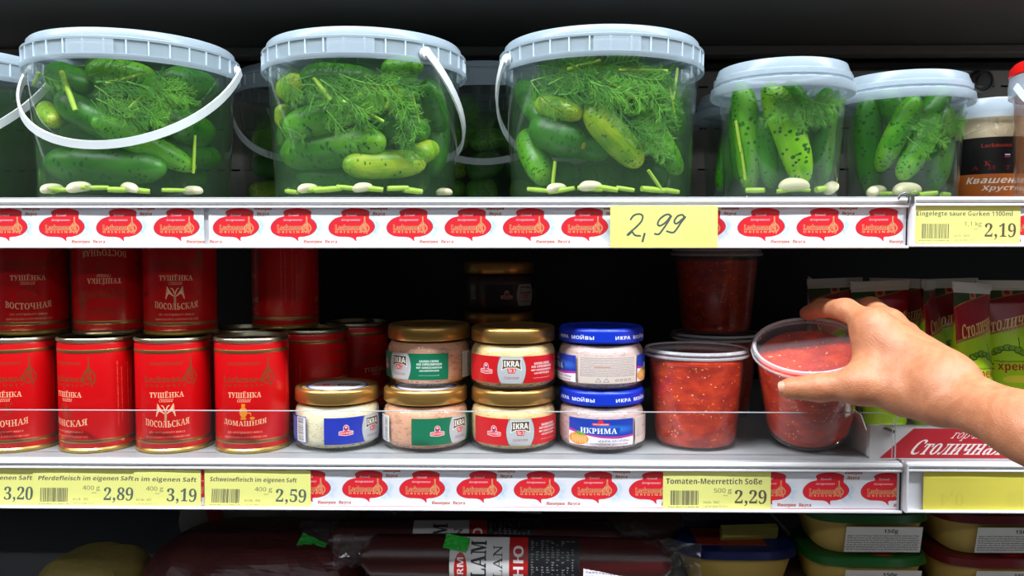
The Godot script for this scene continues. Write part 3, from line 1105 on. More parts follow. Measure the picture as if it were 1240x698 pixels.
func shelf_level(which: String, top: float, nose: float, foot: float) -> void:
	var bays := [["left", -1.15, JOINT - 0.0012, 0.0, nose, foot], ["right", JOINT + 0.0012, 1.15, 0.002, nose + 0.0012, foot + 0.0012]]
	for b in bays:
		var lab := "%s shelf of the %s bay, pale grey metal with a white price rail" % [which, "wide left" if b[0] == "left" else "narrow right"]
		var t := thing("metal_shelf", lab, "shelf", Vector3(0, b[4], RAIL_Z + b[3]))
		var d: float = top - b[4]
		var low: float = b[5] - b[4]
		part("plate", box_mesh(Vector3(b[2] - b[1], 0.005, 0.434), 0.0006, Vector3((b[1] + b[2]) / 2.0, d - 0.0025, -0.004 - 0.217)), M.shelf_grey, t)
		# rounded nose of the shelf
		part("nose", along_x(P2([-0.006, 0.0, -0.0015, 0.0, 0.0, -0.0008, 0.0006, -0.0024, 0.0, -0.0042, -0.0015, -0.005, -0.006, -0.005]), b[1], b[2]), M.white_metal, t)
		# the price rail: a back web, a lip above and a lip below that hold the paper
		var rail := part("price_rail", along_x(P2([-0.0075, -0.0054, -0.0004, -0.0054, 0.0, -0.0058, 0.0, -0.0071, -0.0006, -0.0074, -0.0030, -0.0068, -0.0048, -0.0080, -0.0048, low + 0.0014, -0.0012, low + 0.0014, -0.0004, low + 0.0024, 0.0012, low + 0.0022, 0.0016, low + 0.0008, 0.0008, low, -0.0075, low]), b[1], b[2]), M.rail_white, t)
		# clear cover over the paper
		var film := MB.new()
		film.flat([Vector3(b[1], low + 0.0022, -0.0011), Vector3(b[2], low + 0.0022, -0.0011), Vector3(b[2], -0.0108, -0.0011), Vector3(b[1], -0.0108, -0.0011)])
		part("clear_cover", film.mesh(), M.cover, rail)
		if b[0] == "right":
			part("end_cap", box_mesh(Vector3(0.0025, -low, 0.010), 0.0006, Vector3(b[1] + 0.0006, low / 2.0, -0.0035)), M.rail_white, t)
	if which != "upper": return
	# hooks that tie the two bays together
	var h := thing("bay_hook", "small grey metal hook joining the two bays on the %s shelf" % which, "hook", Vector3(JOINT - 0.004, nose, RAIL_Z + 0.003), 0.0)
	part("loop", tube_mesh([Vector3(-0.007, -0.001, -0.001), Vector3(-0.006, 0.003, 0), Vector3(-0.002, 0.0045, 0.0005), Vector3(0.001, 0.003, 0.0005), Vector3(0.001, -0.004, 0)], [0.0009, 0.0009, 0.0009, 0.0009, 0.0009], 8), M.steel, h)
	part("pin", box_mesh(Vector3(0.0032, 0.009, 0.003), 0.0008, Vector3(0.0042, -0.0005, 0)), M.steel, h)

func strip(x0: float, x1: float, y: float, phase: float, label: String, right := false) -> void:
	# a length of the printed paper strip; phase is the x of a first emblem
	var mb := MB.new()
	var h := 0.0345
	var k := 40
	var z := RAIL_Z - 0.0031 + (0.002 if right else 0.0)
	for e in 2:
		var first := mb.v.size()
		for i in k + 1:
			var x := lerpf(x0, x1, float(i) / k)
			var w := 0.0002 * sin(x * 60.0)
			for j in 2:
				mb.vert(Vector3(x - (x0 + x1) / 2.0, h * (1 - j), w - 0.0003 * e), Vector3(0, 0, 1 - 2 * e), Vector2((x - phase) / 0.0992 + 0.278, 0.02 + 0.96 * j))
		for i in k:
			var f := first + 2 * i
			mb.quad(f, f + 2, f + 3, f + 1)
	single("shelf_strip", mb.mesh(), M.strip, label, "label strip", Vector3((x0 + x1) / 2.0, y, z), "printed paper strips in the price rails")

func card(im: Image, xa: float, xb: float, y: float, h: float, z: float, label: String, tilt := 0.0, rough := 0.65) -> void:
	var o := single("price_card", sheet(xb - xa, h, 0.0003, 0.0, 0.0002), pmat(im, rough), label, "price tag", Vector3((xa + xb) / 2.0, y, z), "yellow price cards in the rails")
	o.rotation.z = tilt

func strips_and_cards() -> void:
	var uy := 0.0387 - 0.0418 + 0.0016
	strip(-0.80, -0.2755, uy, -0.3489, "white strip with red onion-dome emblems left of the upper rail's seam")
	strip(-0.2715, JOINT - 0.004, uy, -0.2482, "long white strip with red emblems under the large buckets, crossed by the handwritten card")
	strip(0.408, 1.1, uy + 0.001, 0.427, "white strip with red emblems beside the gherkin price card", true)
	var ly := -0.2292 + 0.0016
	strip(-0.80, -0.2800, ly, -0.4350, "strip behind the yellow price cards under the red cans, a sliver showing")
	strip(-0.2795, JOINT - 0.004, ly, -0.1397, "long white strip with red emblems under the glass jars")
	var z := RAIL_Z - 0.0022
	var ink := C8(84, 100, 96)
	var ink2 := C8(92, 80, 62)
	card(hand_price_print(), 0.0705, 0.1605, 0.0387 - 0.0420 + 0.001, 0.0352, RAIL_Z + 0.0020, "yellow card with the handwritten price 2,99 on the upper rail")
	card(price_print("Eingelegte saure Gurken 1100ml", "1,1 kg", "2,19", 0.0, C8(92, 76, 52), "Art.Nr. 8898", 512, 8, 466), JOINT + 0.0038, 0.4130, 0.0387 - 0.0418 + 0.0040, 0.0338, z + 0.002, "yellow price card for pickled gherkins reading 2,19", -0.004)
	card(price_print("Rindfleisch im eigenen Saft", "400 g", "3,20", 0.2, ink, "Art.Nr. 054", 512, 20, 470), -0.5170, -0.4262, ly - 0.0005, 0.0338, z - 0.0004, "yellow price card reading 3,20 at the picture's left edge")
	card(price_print("Pferdefleisch im eigenen Saft", "400 g", "2,89", 0.2, ink, "Art.Nr. 055", 512, 24, 470), -0.4295, -0.3378, ly - 0.0005, 0.0338, z, "yellow price card for horse meat reading 2,89")
	card(price_print("n im eigenen Saft", "400 g", "3,19", 0.12, ink, "Art.Nr. 057", 330, 4, 306, false), -0.3410, -0.2825, ly - 0.0008, 0.0335, z + 0.0005, "narrow yellow price card, half covered, reading 3,19", -0.012)
	card(price_print("Schweinefleisch im eigenen Saft", "400 g", "2,59", 0.1, ink, "Art.Nr. 056", 512, 26, 420), -0.2792, -0.1868, ly - 0.0008, 0.0335, z + 0.0003, "yellow price card for pork reading 2,59", -0.01)
	card(price_print("Tomaten-Meerrettich Soße", "500 g", "2,29", 0.0, ink2, "Art.Nr. 7647", 512, 14, 456), 0.1176, 0.2098, ly - 0.0004, 0.0345, z, "yellow price card for tomato horseradish sauce reading 2,29")
	card(blank_card_print(), 0.3385, 0.4360, ly + 0.0016, 0.0330, z + 0.002, "blank dull yellow card on the right bay's lower rail")

func guards() -> void:
	# clear acrylic upstands along the front of the lower shelf, corners rounded
	var top := -0.1440
	var foot := LOW_Y
	for g in [[-1.1, 0.3148, 1, "clear acrylic guard standing along the front of the cans and jars"], [0.3172, 1.1, 0, "clear acrylic guard of the right bay in front of the mustard tray"]]:
		var r := 0.0095
		var pts := []
		var x0: float = g[0]
		var x1: float = g[1]
		if g[2] == 1:
			pts = [Vector2(x0, foot), Vector2(x0, top)]
			for k in 7: pts.append(Vector2(x1 - r + r * sin(PI / 2 * k / 6.0), top - r + r * cos(PI / 2 * k / 6.0)))
			pts.append(Vector2(x1, foot))
		else:
			pts = [Vector2(x0, foot)]
			for k in 7: pts.append(Vector2(x0 + r - r * cos(PI / 2 * k / 6.0), top + 0.0015 - r + r * sin(PI / 2 * k / 6.0)))
			pts.append(Vector2(x1, top + 0.0015)); pts.append(Vector2(x1, foot))
		var c := Vector3((x0 + x1) / 2.0, foot, RAIL_Z - 0.0082)
		var t := thing("acrylic_guard", g[3], "guard", c)
		var th := 0.0016
		var mb := MB.new()
		var ids := Geometry2D.triangulate_polygon(PackedVector2Array(pts))
		var f := mb.v.size()
		for p in pts: mb.vert(Vector3(p.x - c.x, p.y - c.y, th / 2), Vector3(0, 0, 1))
		for i in range(0, ids.size(), 3): mb.tri(f + ids[i], f + ids[i + 1], f + ids[i + 2])
		part("sheet", mb.mesh(), M.acrylic, t)
		var eb := MB.new()
		for i in pts.size() - 1:
			var a := Vector3(pts[i].x - c.x, pts[i].y - c.y, 0)
			var b := Vector3(pts[i + 1].x - c.x, pts[i + 1].y - c.y, 0)
			var dz := Vector3(0, 0, th / 2)
			var inw := Vector3((b - a).y, -(b - a).x, 0).normalized() * 0.0006
			eb.flat([a + dz, b + dz, b - dz, a - dz])
			eb.flat([a + dz, a + dz + inw, b + dz + inw, b + dz])
		part("polished_edge", eb.mesh(), M.acrylic_edge, t)

# ---------------------------------------------------------------- upper shelf: buckets of pickled cucumbers
# [bucket, style, axis ends (x y z, x y z), radius] of every cucumber that shows
const CUCUMBERS := [
[1,0,-0.4420,0.0772,-0.7832,-0.3518,0.0719,-0.7678,0.0191],
[1,1,-0.3829,0.1081,-0.7487,-0.3256,0.0771,-0.7855,0.0126],
[1,0,-0.4214,0.1297,-0.7618,-0.3847,0.1090,-0.7552,0.0153],
[1,2,-0.4594,0.1290,-0.7893,-0.4351,0.1145,-0.7609,0.0099],
[1,3,-0.3495,0.1235,-0.7619,-0.3449,0.1202,-0.7651,0.0137],
[1,1,-0.3855,0.1558,-0.7503,-0.3522,0.1538,-0.7595,0.0137],
[1,0,-0.3320,0.1137,-0.7851,-0.3190,0.1105,-0.8121,0.0160],
[1,0,-0.3307,0.1552,-0.7829,-0.3153,0.1556,-0.8131,0.0145],
[1,0,-0.4623,0.1674,-0.8130,-0.4069,0.1471,-0.7587,0.0145],
[1,0,-0.3511,0.0929,-0.7845,-0.3193,0.0881,-0.8282,0.0153],
[1,0,-0.4602,0.1093,-0.8305,-0.4022,0.0982,-0.7764,0.0137],
[1,0,-0.3826,0.1384,-0.7864,-0.3369,0.1382,-0.8078,0.0168],
[2,1,-0.2234,0.0899,-0.8084,-0.1449,0.0934,-0.7599,0.0206],
[2,1,-0.2161,0.1124,-0.7820,-0.1631,0.1209,-0.7540,0.0157],
[2,2,-0.1549,0.0727,-0.7560,-0.1066,0.0763,-0.7786,0.0141],
[2,2,-0.1469,0.1303,-0.7486,-0.1228,0.1346,-0.7566,0.0118],
[2,2,-0.0977,0.0860,-0.7823,-0.0924,0.0900,-0.7904,0.0107],
[2,0,-0.1276,0.1115,-0.7664,-0.1035,0.1080,-0.7854,0.0145],
[2,2,-0.2248,0.1472,-0.7868,-0.2171,0.1483,-0.7762,0.0130],
[2,2,-0.2360,0.1217,-0.8073,-0.2364,0.1280,-0.8072,0.0092],
[2,1,-0.1231,0.1597,-0.7597,-0.1052,0.1652,-0.7719,0.0107],
[2,0,-0.1987,0.1553,-0.7770,-0.1502,0.1508,-0.7666,0.0153],
[2,0,-0.0923,0.1462,-0.7919,-0.0857,0.1180,-0.8121,0.0122],
[2,0,-0.2150,0.0655,-0.8046,-0.1538,0.0611,-0.7802,0.0107],
[2,0,-0.0908,0.0779,-0.8108,-0.0860,0.1111,-0.8201,0.0122],
[3,2,0.0170,0.1280,-0.7683,0.0419,0.1192,-0.7517,0.0110],
[3,2,0.0626,0.1145,-0.7501,0.0945,0.0811,-0.7546,0.0148],
[3,3,0.0204,0.1069,-0.7792,0.0389,0.0965,-0.7643,0.0198],
[3,1,0.0027,0.0994,-0.8050,0.0143,0.0688,-0.7828,0.0152],
[3,1,0.1021,0.1244,-0.7525,0.1393,0.0757,-0.7929,0.0133],
[3,0,0.0476,0.0919,-0.7700,0.0663,0.0884,-0.7661,0.0129],
[3,0,0.0766,0.1320,-0.7577,0.1158,0.1416,-0.7706,0.0129],
[3,0,-0.0020,0.1505,-0.8168,0.0174,0.1138,-0.7847,0.0129],
[3,0,0.0478,0.1504,-0.7762,0.0935,0.1516,-0.7749,0.0152],
[3,0,0.1237,0.1420,-0.7728,0.1469,0.1175,-0.8129,0.0114],
[4,1,0.2036,0.1415,-0.7883,0.2097,0.0640,-0.7825,0.0133],
[4,4,0.2258,0.1356,-0.7641,0.2512,0.0676,-0.7647,0.0151],
[4,0,0.2814,0.1366,-0.7911,0.2782,0.0661,-0.7920,0.0125],
[4,0,0.2197,0.1119,-0.7753,0.2256,0.0617,-0.7748,0.0103],
[4,0,0.2435,0.1417,-0.7732,0.2680,0.1130,-0.7835,0.0103],
[4,0,0.1991,0.1304,-0.7952,0.2020,0.0681,-0.7959,0.0081],
[5,1,0.3720,0.1343,-0.8125,0.3523,0.0829,-0.8270,0.0123],
[5,1,0.3930,0.1157,-0.8156,0.3702,0.0729,-0.8174,0.0127],
[5,0,0.3434,0.1398,-0.8446,0.3469,0.0639,-0.8455,0.0143],
[5,0,0.4106,0.1273,-0.8296,0.4053,0.0657,-0.8283,0.0135],
[5,0,0.3576,0.1439,-0.8308,0.3677,0.1190,-0.8269,0.0127],
[5,0,0.4096,0.1479,-0.8319,0.3896,0.1263,-0.8224,0.0119]
]

var cuc_meshes := []
var dill_meshes := []

func cucumber_mesh(bend: float, sd: int, bumps: float) -> ArrayMesh:
	# axis along x, one unit long over its axis ends plus rounded ends one radius beyond; radius 1 in y and z before scaling (length 2.6 radii of cap handled by the profile)
	var mb := MB.new()
	var g := FastNoiseLite.new()
	g.seed = sd
	g.frequency = 0.55
	var g2 := FastNoiseLite.new()
	g2.seed = sd + 1
	g2.frequency = 2.2
	var nu := 30
	var nv := 26
	var grid := []
	for i in nu + 1:
		var u := float(i) / nu
		var x := -cos(u * PI)                       # -1 .. 1
		var prof := pow(maxf(0.0, 1.0 - pow(absf(x), 3.2)), 0.5)
		prof *= 0.96 - 0.05 * x
		var row := []
		for j in nv + 1:
			var a := TAU * j / nv
			var d := Vector2(cos(a), sin(a))
			var r := prof * (1.0 + 0.035 * g.get_noise_3d(x * 2.5, d.x * 1.5, d.y * 1.5) + bumps * g2.get_noise_3d(x * 3.0, d.x * 1.6, d.y * 1.6) + 0.012 * cos(a * 5.0))
			row.append(Vector3(x, d.x * r + bend * (x * x - 0.4), d.y * r))
		row[nv] = row[0]
		grid.append(row)
	for i in nu + 1:
		for j in nv + 1:
			var du: Vector3 = grid[mini(i + 1, nu)][j] - grid[maxi(i - 1, 0)][j]
			var dv: Vector3 = grid[i][(j + 1) % nv] - grid[i][(j - 1 + nv) % nv]
			var nn := dv.cross(du)
			var out: Vector3 = grid[i][j] - Vector3(grid[i][j].x, bend * (grid[i][j].x * grid[i][j].x - 0.4), 0)
			if i == 0: nn = Vector3.LEFT
			elif i == nu: nn = Vector3.RIGHT
			elif nn.dot(out) < 0: nn = -nn
			mb.vert(grid[i][j], nn.normalized(), Vector2(float(i) / nu, float(j) / nv))
	for i in nu:
		for j in nv:
			var q := i * (nv + 1) + j
			mb.quad(q, q + 1, q + nv + 2, q + nv + 1)
	return mb.mesh()

func cucumber(label: String, group: String, a: Vector3, b: Vector3, r: float, style: int, spin: float) -> void:
	var ax := b - a
	var half := ax.length() / 2.0 + r * 0.92
	var x := ax.normalized() if ax.length() > 0.0005 else Vector3.RIGHT
	var up := Vector3.UP if absf(x.y) < 0.9 else Vector3.BACK
	var z := x.cross(up).normalized()
	var y := z.cross(x).normalized()
	var o := MeshInstance3D.new()
	o.name = numbered("cucumber")
	o.mesh = cuc_meshes[absi(hash(label)) % cuc_meshes.size()]
	o.material_override = M.cuc[style]
	add_child(o)
	var bs := Basis(x, y, z) * Basis(Vector3.RIGHT, spin)
	o.transform = Transform3D(Basis(bs.x * half, bs.y * r, bs.z * r), (a + b) / 2.0)
	tag(o, label, "cucumber", group)
	if style == 3:
		# the pale flower scar on the end that faces the aisle
		var s := part("flower_scar", lathe_mesh(V([[0.0, -0.02], [0.17, -0.02], [0.15, 0.02], [0.0, 0.03]]), 12), M.scar, o, Vector3(1.0 + 0.0, 0.0, 0.0))
		s.transform = Transform3D(Basis(Vector3(0, 1, 0), Vector3(1.0 * r / half, 0, 0), Vector3(0, 0, 1)), Vector3(1.0, 0, 0))

func dill_mesh(sd: int) -> ArrayMesh:
	# a feathery sprig growing along +x, 1 unit long: stem, side twigs, thread-fine leaves
	var g := RandomNumberGenerator.new()
	g.seed = sd
	var mb := MB.new()
	var stem := []
	var rad := []
	for i in 7:
		var u := i / 6.0
		stem.append(Vector3(u * 0.9, 0.10 * sin(u * 2.4 + sd), 0.05 * cos(u * 3.0)))
		rad.append(0.016 * (1.0 - 0.6 * u))
	tube(mb, stem, rad, 5)
	for i in 16:
		var u := 0.12 + 0.88 * i / 16.0
		var p: Vector3 = stem[0].lerp(stem[6], u)
		p.y += 0.10 * sin(u * 2.4 + sd) - stem[0].lerp(stem[6], u).y
		var side := 1.0 if i % 2 else -1.0
		var ang := side * g.randf_range(0.5, 1.1)
		var ln := g.randf_range(0.22, 0.42) * (1.15 - 0.5 * u)
		var d := Vector3(cos(ang), sin(ang), g.randf_range(-0.35, 0.35)).normalized()
		var q := p + d * ln
		tube(mb, [p, p + d * ln * 0.5 + Vector3(0, 0, 0.01), q], [0.006, 0.005, 0.003], 4, false)
		for k in 11:
			var w := 0.15 + 0.85 * k / 11.0
			var a := p.lerp(q, w)
			var s2 := 1.0 if k % 2 else -1.0
			var e := d.rotated(Vector3(0, 0, 1), s2 * g.randf_range(0.35, 0.95)).rotated(d, g.randf_range(-0.7, 0.7))
			var l2 := ln * g.randf_range(0.25, 0.5)
			var m := a + e * l2 * 0.5 + Vector3(0, -0.012, 0)
			tube(mb, [a, m, a + e * l2 + Vector3(0, -0.03 * g.randf(), 0)], [0.0036, 0.0034, 0.0020], 3, false)
			var f := e.rotated(Vector3(0, 0, 1), g.randf_range(-0.6, 0.6))
			tube(mb, [m, m + f * l2 * 0.45], [0.0032, 0.0018], 3, false)
	return mb.mesh()

func put(called: String, mesh: Mesh, m: Material, at: Vector3, b: Basis, label: String, category: String, group: String) -> MeshInstance3D:
	var o := single(called, mesh, m, label, category, at, group)
	o.transform = Transform3D(b, at)
	return o

func large_bucket(label: String, at: Vector3, turn: float, hang: float, stretch := 1.0) -> Node3D:
	# turn: azimuth of one handle pivot; hang: how far the handle is swung from straight down (radians, towards the front of the pivot line)
	var t := thing("pickle_bucket", label, "bucket", at, 0.0, "large clear pickle buckets")
	var h := stretch
	part("wall", lathe_mesh(V([[0.0, 0.004], [0.060, 0.004], [0.074, 0.001], [0.082, 0.0], [0.0872, 0.004], [0.0935, 0.1245 * h], [0.0960, 0.126 * h], [0.0960, 0.129 * h]]), 72), M.wall, t)
	var y0 := 0.1225 * h
	var lid := part("lid", lathe_mesh(V([[0.0955, y0 + 0.002], [0.0985, y0], [0.0992, y0 + 0.001], [0.0992, y0 + 0.005], [0.0976, y0 + 0.0055], [0.0976, y0 + 0.0170], [0.0990, y0 + 0.0176], [0.0990, y0 + 0.0196], [0.0965, y0 + 0.0206], [0.0945, y0 + 0.0214], [0.0940, y0 + 0.0270], [0.0925, y0 + 0.0286], [0.0905, y0 + 0.0280], [0.0900, y0 + 0.0235], [0.0, y0 + 0.0225]]), 96), M.lid, t)
	part("ribs", M.rib_mesh, M.lid_rib, lid, Vector3(0, y0, 0))
	part("tamper_tab", patch(V([[0.0984, y0 + 0.004], [0.0984, y0 + 0.0172]]), -0.15, 0.27, 0.0010, 10), M.lid, lid)
	# strap handle with its two pivot bosses
	var py := y0 + 0.009
	var pts := []
	var acr := []
	var reach := 0.1235
	for i in 33:
		var a := PI * i / 32.0
		var along := cos(a) * 0.1035
		var down := sin(a) * reach
		# in the handle's own axes: x along the pivot line, then down and out
		var p := Vector3(along, -down * cos(hang), down * sin(hang))
		pts.append(p.rotated(Vector3.UP, turn) + Vector3(0, py, 0))
		var nn := Vector3(0, sin(hang), cos(hang))
		var rad := Vector3(cos(a) * 0.6, -sin(a) * cos(hang), sin(a) * sin(hang))
		acr.append((rad if absf(hang) < 0.1 else Vector3(0.0, -cos(hang), sin(hang)) * 0.25 + Vector3.UP).rotated(Vector3.UP, turn) + nn * 0.0)
	part("handle", strap(pts, acr, 0.0075, 0.0022), M.handle, t)
	for e in [-1.0, 1.0]:
		var b := part("pivot", lathe_mesh(V([[0.0, 0.0], [0.0055, 0.0], [0.0055, 0.004], [0.0, 0.005]]), 14), M.handle, t)
		b.transform = Transform3D(Basis(Vector3(0, 0, 1), PI / 2.0 * -e), Vector3(e * 0.0985, 0, 0)).rotated(Vector3.UP, turn)
		b.position += Vector3(0, py, 0)
	return t

func small_bucket(label: String, at: Vector3, lidm: Material, stretch := 1.0) -> Node3D:
	var t := thing("pickle_bucket", label, "bucket", at, 0.0, "small clear pickle buckets")
	var h := stretch
	part("wall", lathe_mesh(V([[0.0, 0.003], [0.040, 0.003], [0.046, 0.0], [0.049, 0.0], [0.0513, 0.003], [0.0573, 0.1005 * h], [0.0592, 0.102 * h]]), 56), M.wall, t)
	var y0 := 0.0985 * h
	part("lid", lathe_mesh(V([[0.0580, y0 + 0.002], [0.0652, y0], [0.0662, y0 + 0.0015], [0.0655, y0 + 0.0085], [0.0618, y0 + 0.0100], [0.0612, y0 + 0.0190], [0.0585, y0 + 0.0262], [0.0560, y0 + 0.0272], [0.0545, y0 + 0.0240], [0.0, y0 + 0.0230]]), 64), lidm, t)
	var ring := part("lid_ring", lathe_mesh(V([[0.0618, y0 + 0.0120], [0.0626, y0 + 0.0124], [0.0626, y0 + 0.0170], [0.0618, y0 + 0.0174]]), 96, func(a: float, _y: float) -> float: return 0.0008 if fposmod(a / TAU * 26.0, 1.0) < 0.25 else 0.0), lidm, t)
	ring.set_meta("label", "ribbed seal ring")
	return t

func brine(at: Vector3, r0: float, r1: float, hgt: float, label: String) -> void:
	var o := single("brine", lathe_mesh(V([[0.0, 0.0055], [r0 - 0.0012, 0.0055], [r1 - 0.0012, hgt], [0.0, hgt]]), 56), M.brine, label, "brine", at, "cloudy brine in the buckets", "stuff")
	var fog := FogVolume.new()
	fog.name = "murk"
	fog.shape = RenderingServer.FOG_VOLUME_SHAPE_CYLINDER
	var rr := (r0 + r1) / 2.0 - 0.0022
	fog.size = Vector3(rr * 2.0, hgt - 0.007, rr * 2.0)
	fog.material = M.murk
	o.add_child(fog)
	fog.position = Vector3(0, 0.006 + (hgt - 0.007) / 2.0, 0)

func front_point(c: Vector3, px: float, y: float, depth: float, r0: float, r1: float, hh: float) -> Vector3:
	# a point inside a bucket, px to the side of its axis, y above its foot, depth behind the front wall
	var rw := lerpf(r0, r1, y / hh) - 0.002
	var q := clampf(px, -rw * 0.96, rw * 0.96)
	return c + Vector3(q, y, sqrt(rw * rw - q * q) - depth)

func place_in(d: Vector3) -> String:
	return ("upper " if d.y > 0.085 else "lower " if d.y < 0.05 else "middle ") + ("left" if d.x < -0.025 else "right" if d.x > 0.025 else "centre")

func dill_in(c: Vector3, given: Array, r0: float, r1: float, hh: float, where: String) -> void:
	var spots := given.duplicate()
	for s in given:   # each sprig has a finer companion close by
		spots.append([clampf(s[0] + rng.randf_range(-0.3, 0.3) * r1 * 0.6, -0.6 * r1, 0.6 * r1), s[1] + rng.randf_range(-0.010, 0.004), s[2] + rng.randf_range(-0.6, 0.6), s[3] * 0.85, s[4] + 0.001, s[5] + 1])
	for s in spots:
		# [side offset, height, turn in the plane, length, depth, mesh]
		var p := front_point(c, s[0], s[1], s[4], r0, r1, hh)
		var yaw := asin(clampf((p.x - c.x) / r1, -0.9, 0.9))
		var b := Basis(Vector3.UP, yaw * 0.9) * Basis(Vector3.BACK, s[2])
		b = b.scaled_local(Vector3(s[3], s[3], s[3] * 0.35))
		put("dill_sprig", dill_meshes[s[5] % dill_meshes.size()], M.dill if s[5] % 3 else M.dill_dark, p + b * Vector3(-0.3, 0, 0), b, "feathery dill sprig at the %s of %s" % [place_in(p - c), where], "dill", "dill sprigs in " + where)

func stem_piece(c: Vector3, px: float, y: float, ang: float, ln: float, r: float, depth: float, rr: Array, where: String) -> void:
	var p := front_point(c, px, y, depth, rr[0], rr[1], rr[2])
	var yaw := asin(clampf((p.x - c.x) / rr[1], -0.95, 0.95))
	var o := put("dill_stalk", M.stalk_mesh, M.stem, p, (Basis(Vector3.UP, yaw) * Basis(Vector3.BACK, ang)).scaled_local(Vector3(ln, r, r)), "pale green cut dill stalk at the %s of %s" % [place_in(p - c), where], "stalk", "cut dill stalks in " + where)

func garlic(c: Vector3, px: float, rr: Array, sz: float, where: String, tilt: float) -> void:
	var p := front_point(c, px, 0.0065 + sz * 0.62, sz * 0.75, rr[0], rr[1], rr[2])
	put("garlic_clove", M.clove_mesh, M.garlic, p, (Basis(Vector3.UP, tilt) * Basis(Vector3.BACK, tilt * 0.3)).scaled_local(Vector3(sz * 1.35, sz * 0.62, sz * 0.7)), "ivory garlic clove on the bottom %s of %s" % [place_in(p - c).split(" ")[1], where], "garlic", "garlic cloves in " + where)

func upper_goods() -> void:
	for k in 4: cuc_meshes.append(cucumber_mesh([0.12, -0.1, 0.22, 0.0][k], 5 + k, [0.02, 0.035, 0.02, 0.03][k]))
	for k in 6: dill_meshes.append(dill_mesh(20 + k))
	M.stalk_mesh = tube_mesh([Vector3(-0.5, 0, 0), Vector3(-0.15, 0, 0), Vector3(0.2, 0, 0), Vector3(0.5, 0, 0)], [0.9, 1.0, 0.95, 0.85], 9)
	var rb := MB.new()
	for i in 34:
		var bar := MB.new()
		box(bar, Vector3(-0.0007, 0.0050, 0.0970), Vector3(0.0007, 0.0176, 0.0990), 0.0003)
		for q in bar.v.size():
			rb.vert(bar.v[q].rotated(Vector3.UP, TAU * i / 34.0), bar.n[q].rotated(Vector3.UP, TAU * i / 34.0))
		for q in bar.x: rb.x.append(q + i * bar.v.size())
	M.rib_mesh = rb.mesh()
	M.clove_mesh = cucumber_mesh(-0.25, 77, 0.0)
	var y := UP_Y
	var cs := [Vector3(-0.3885, y, -0.8235), Vector3(-0.1593, y, -0.8245), Vector3(0.0725, y, -0.8215), Vector3(0.2423, y, -0.798), Vector3(0.381, y, -0.852)]
	var names := ["the bucket with the front-hung handle", "the middle large bucket", "the bucket above the handwritten card", "the bright small bucket", "the rear small bucket"]
	large_bucket("large clear bucket of cucumbers with its white handle hung across the front", cs[0], 0.05, 0.83)
	large_bucket("large clear cucumber bucket, white handle swung out on its right side", cs[1], -0.82, -0.85)
	large_bucket("large clear cucumber bucket above the handwritten card, handle on its left side", cs[2], 0.445, -0.85)
	small_bucket("small clear bucket with two bright spotted cucumbers upright at the front", cs[3], M.lid)
	small_bucket("small clear bucket with slanting cucumbers beside the sauerkraut jars", cs[4], M.lid)
	var backs := [["large cucumber bucket cut off by the left edge, handle hung low", Vector3(-0.605, y, -0.872), 0.0, 0.80, 1.0], ["dim large bucket in the back row between the first two front buckets", Vector3(-0.2590, y, -1.0315), 0.0, 0.75, 1.13], ["dim large bucket in the back row, handle hanging between the second and third buckets", Vector3(-0.0494, y, -1.0328), 0.0, 0.72, 1.13]]
	for b in backs: large_bucket(b[0], b[1], b[2], b[3], b[4])
	var smalls := [["dim small bucket hidden behind the bright spotted pair's bucket", Vector3(0.2555, y, -0.940)], ["dim small bucket far back, its lid peeping out beside the third large bucket", Vector3(0.150, y, -1.050)]]
	for s in smalls: small_bucket(s[0], s[1], M.lid)
	var big := [0.0872, 0.0935, 0.1245]
	var lit := [0.0513, 0.0573, 0.1005]
	for k in 3: brine(cs[k], 0.0872, 0.0935, 0.1225, "cloudy green brine filling " + names[k])
	for k in [3, 4]: brine(cs[k], 0.0513, 0.0573, 0.098, "cloudy green brine filling " + names[k])
	for k in 3: brine(backs[k][1], 0.0872, 0.0935, 0.1225, "dim green brine in the %s" % ["bucket cut off by the left edge", "back bucket between the first two front buckets", "back bucket between the second and third buckets"][k])
	for k in 2: brine(smalls[k][1], 0.0513, 0.0573, 0.098, "dim brine in the %s small back bucket" % ["nearer", "farther"][k])
	var looks := ["dark green", "green spotted", "pale-tipped light green", "dark green end-on", "bright green dark-spotted"]
	var seen := {}
	for c in CUCUMBERS:
		var w: String = names[c[0] - 1]
		var a := Vector3(c[2], c[3], c[4])
		var b := Vector3(c[5], c[6], c[7])
		var mid: Vector3 = (a + b) / 2.0 - cs[c[0] - 1]
		var place := ("upper " if mid.y > 0.085 else "lower " if mid.y < 0.05 else "middle ") + ("left" if mid.x < -0.03 else "right" if mid.x > 0.03 else "centre")
		if c[0] > 3: place = "left side" if mid.x < -0.012 else "right side" if mid.x > 0.02 else "centre"
		cucumber("%s cucumber at the %s of %s" % [looks[c[1]], place, w], "cucumbers in " + w, a, b, c[8], c[1], rng.randf() * TAU)
	# more of them deeper inside the front buckets
	for k in 3:
		for i in 9:
			var r := rng.randf_range(0.015, 0.018)
			var hh := 0.026 + 0.036 * (i / 3)
			var q: Vector3 = cs[k] + Vector3(-0.044 + 0.044 * (i % 3), hh, rng.randf_range(-0.012, 0.012))
			var d := Vector3(cos(rng.randf_range(-0.6, 0.6)), rng.randf_range(-0.4, 0.4), 0).normalized() * rng.randf_range(0.004, 0.010)
			cucumber("dark cucumber deep inside the %s of %s" % [place_in(q - cs[k]), names[k]], "cucumbers in " + names[k], q - d, q + d, r, i % 2, rng.randf() * TAU)
	# cucumbers of the back-row buckets
	var far_names := ["the bucket at the left edge", "the back bucket between the first two", "the back bucket near the middle", "the nearer small back bucket", "the farther small back bucket"]
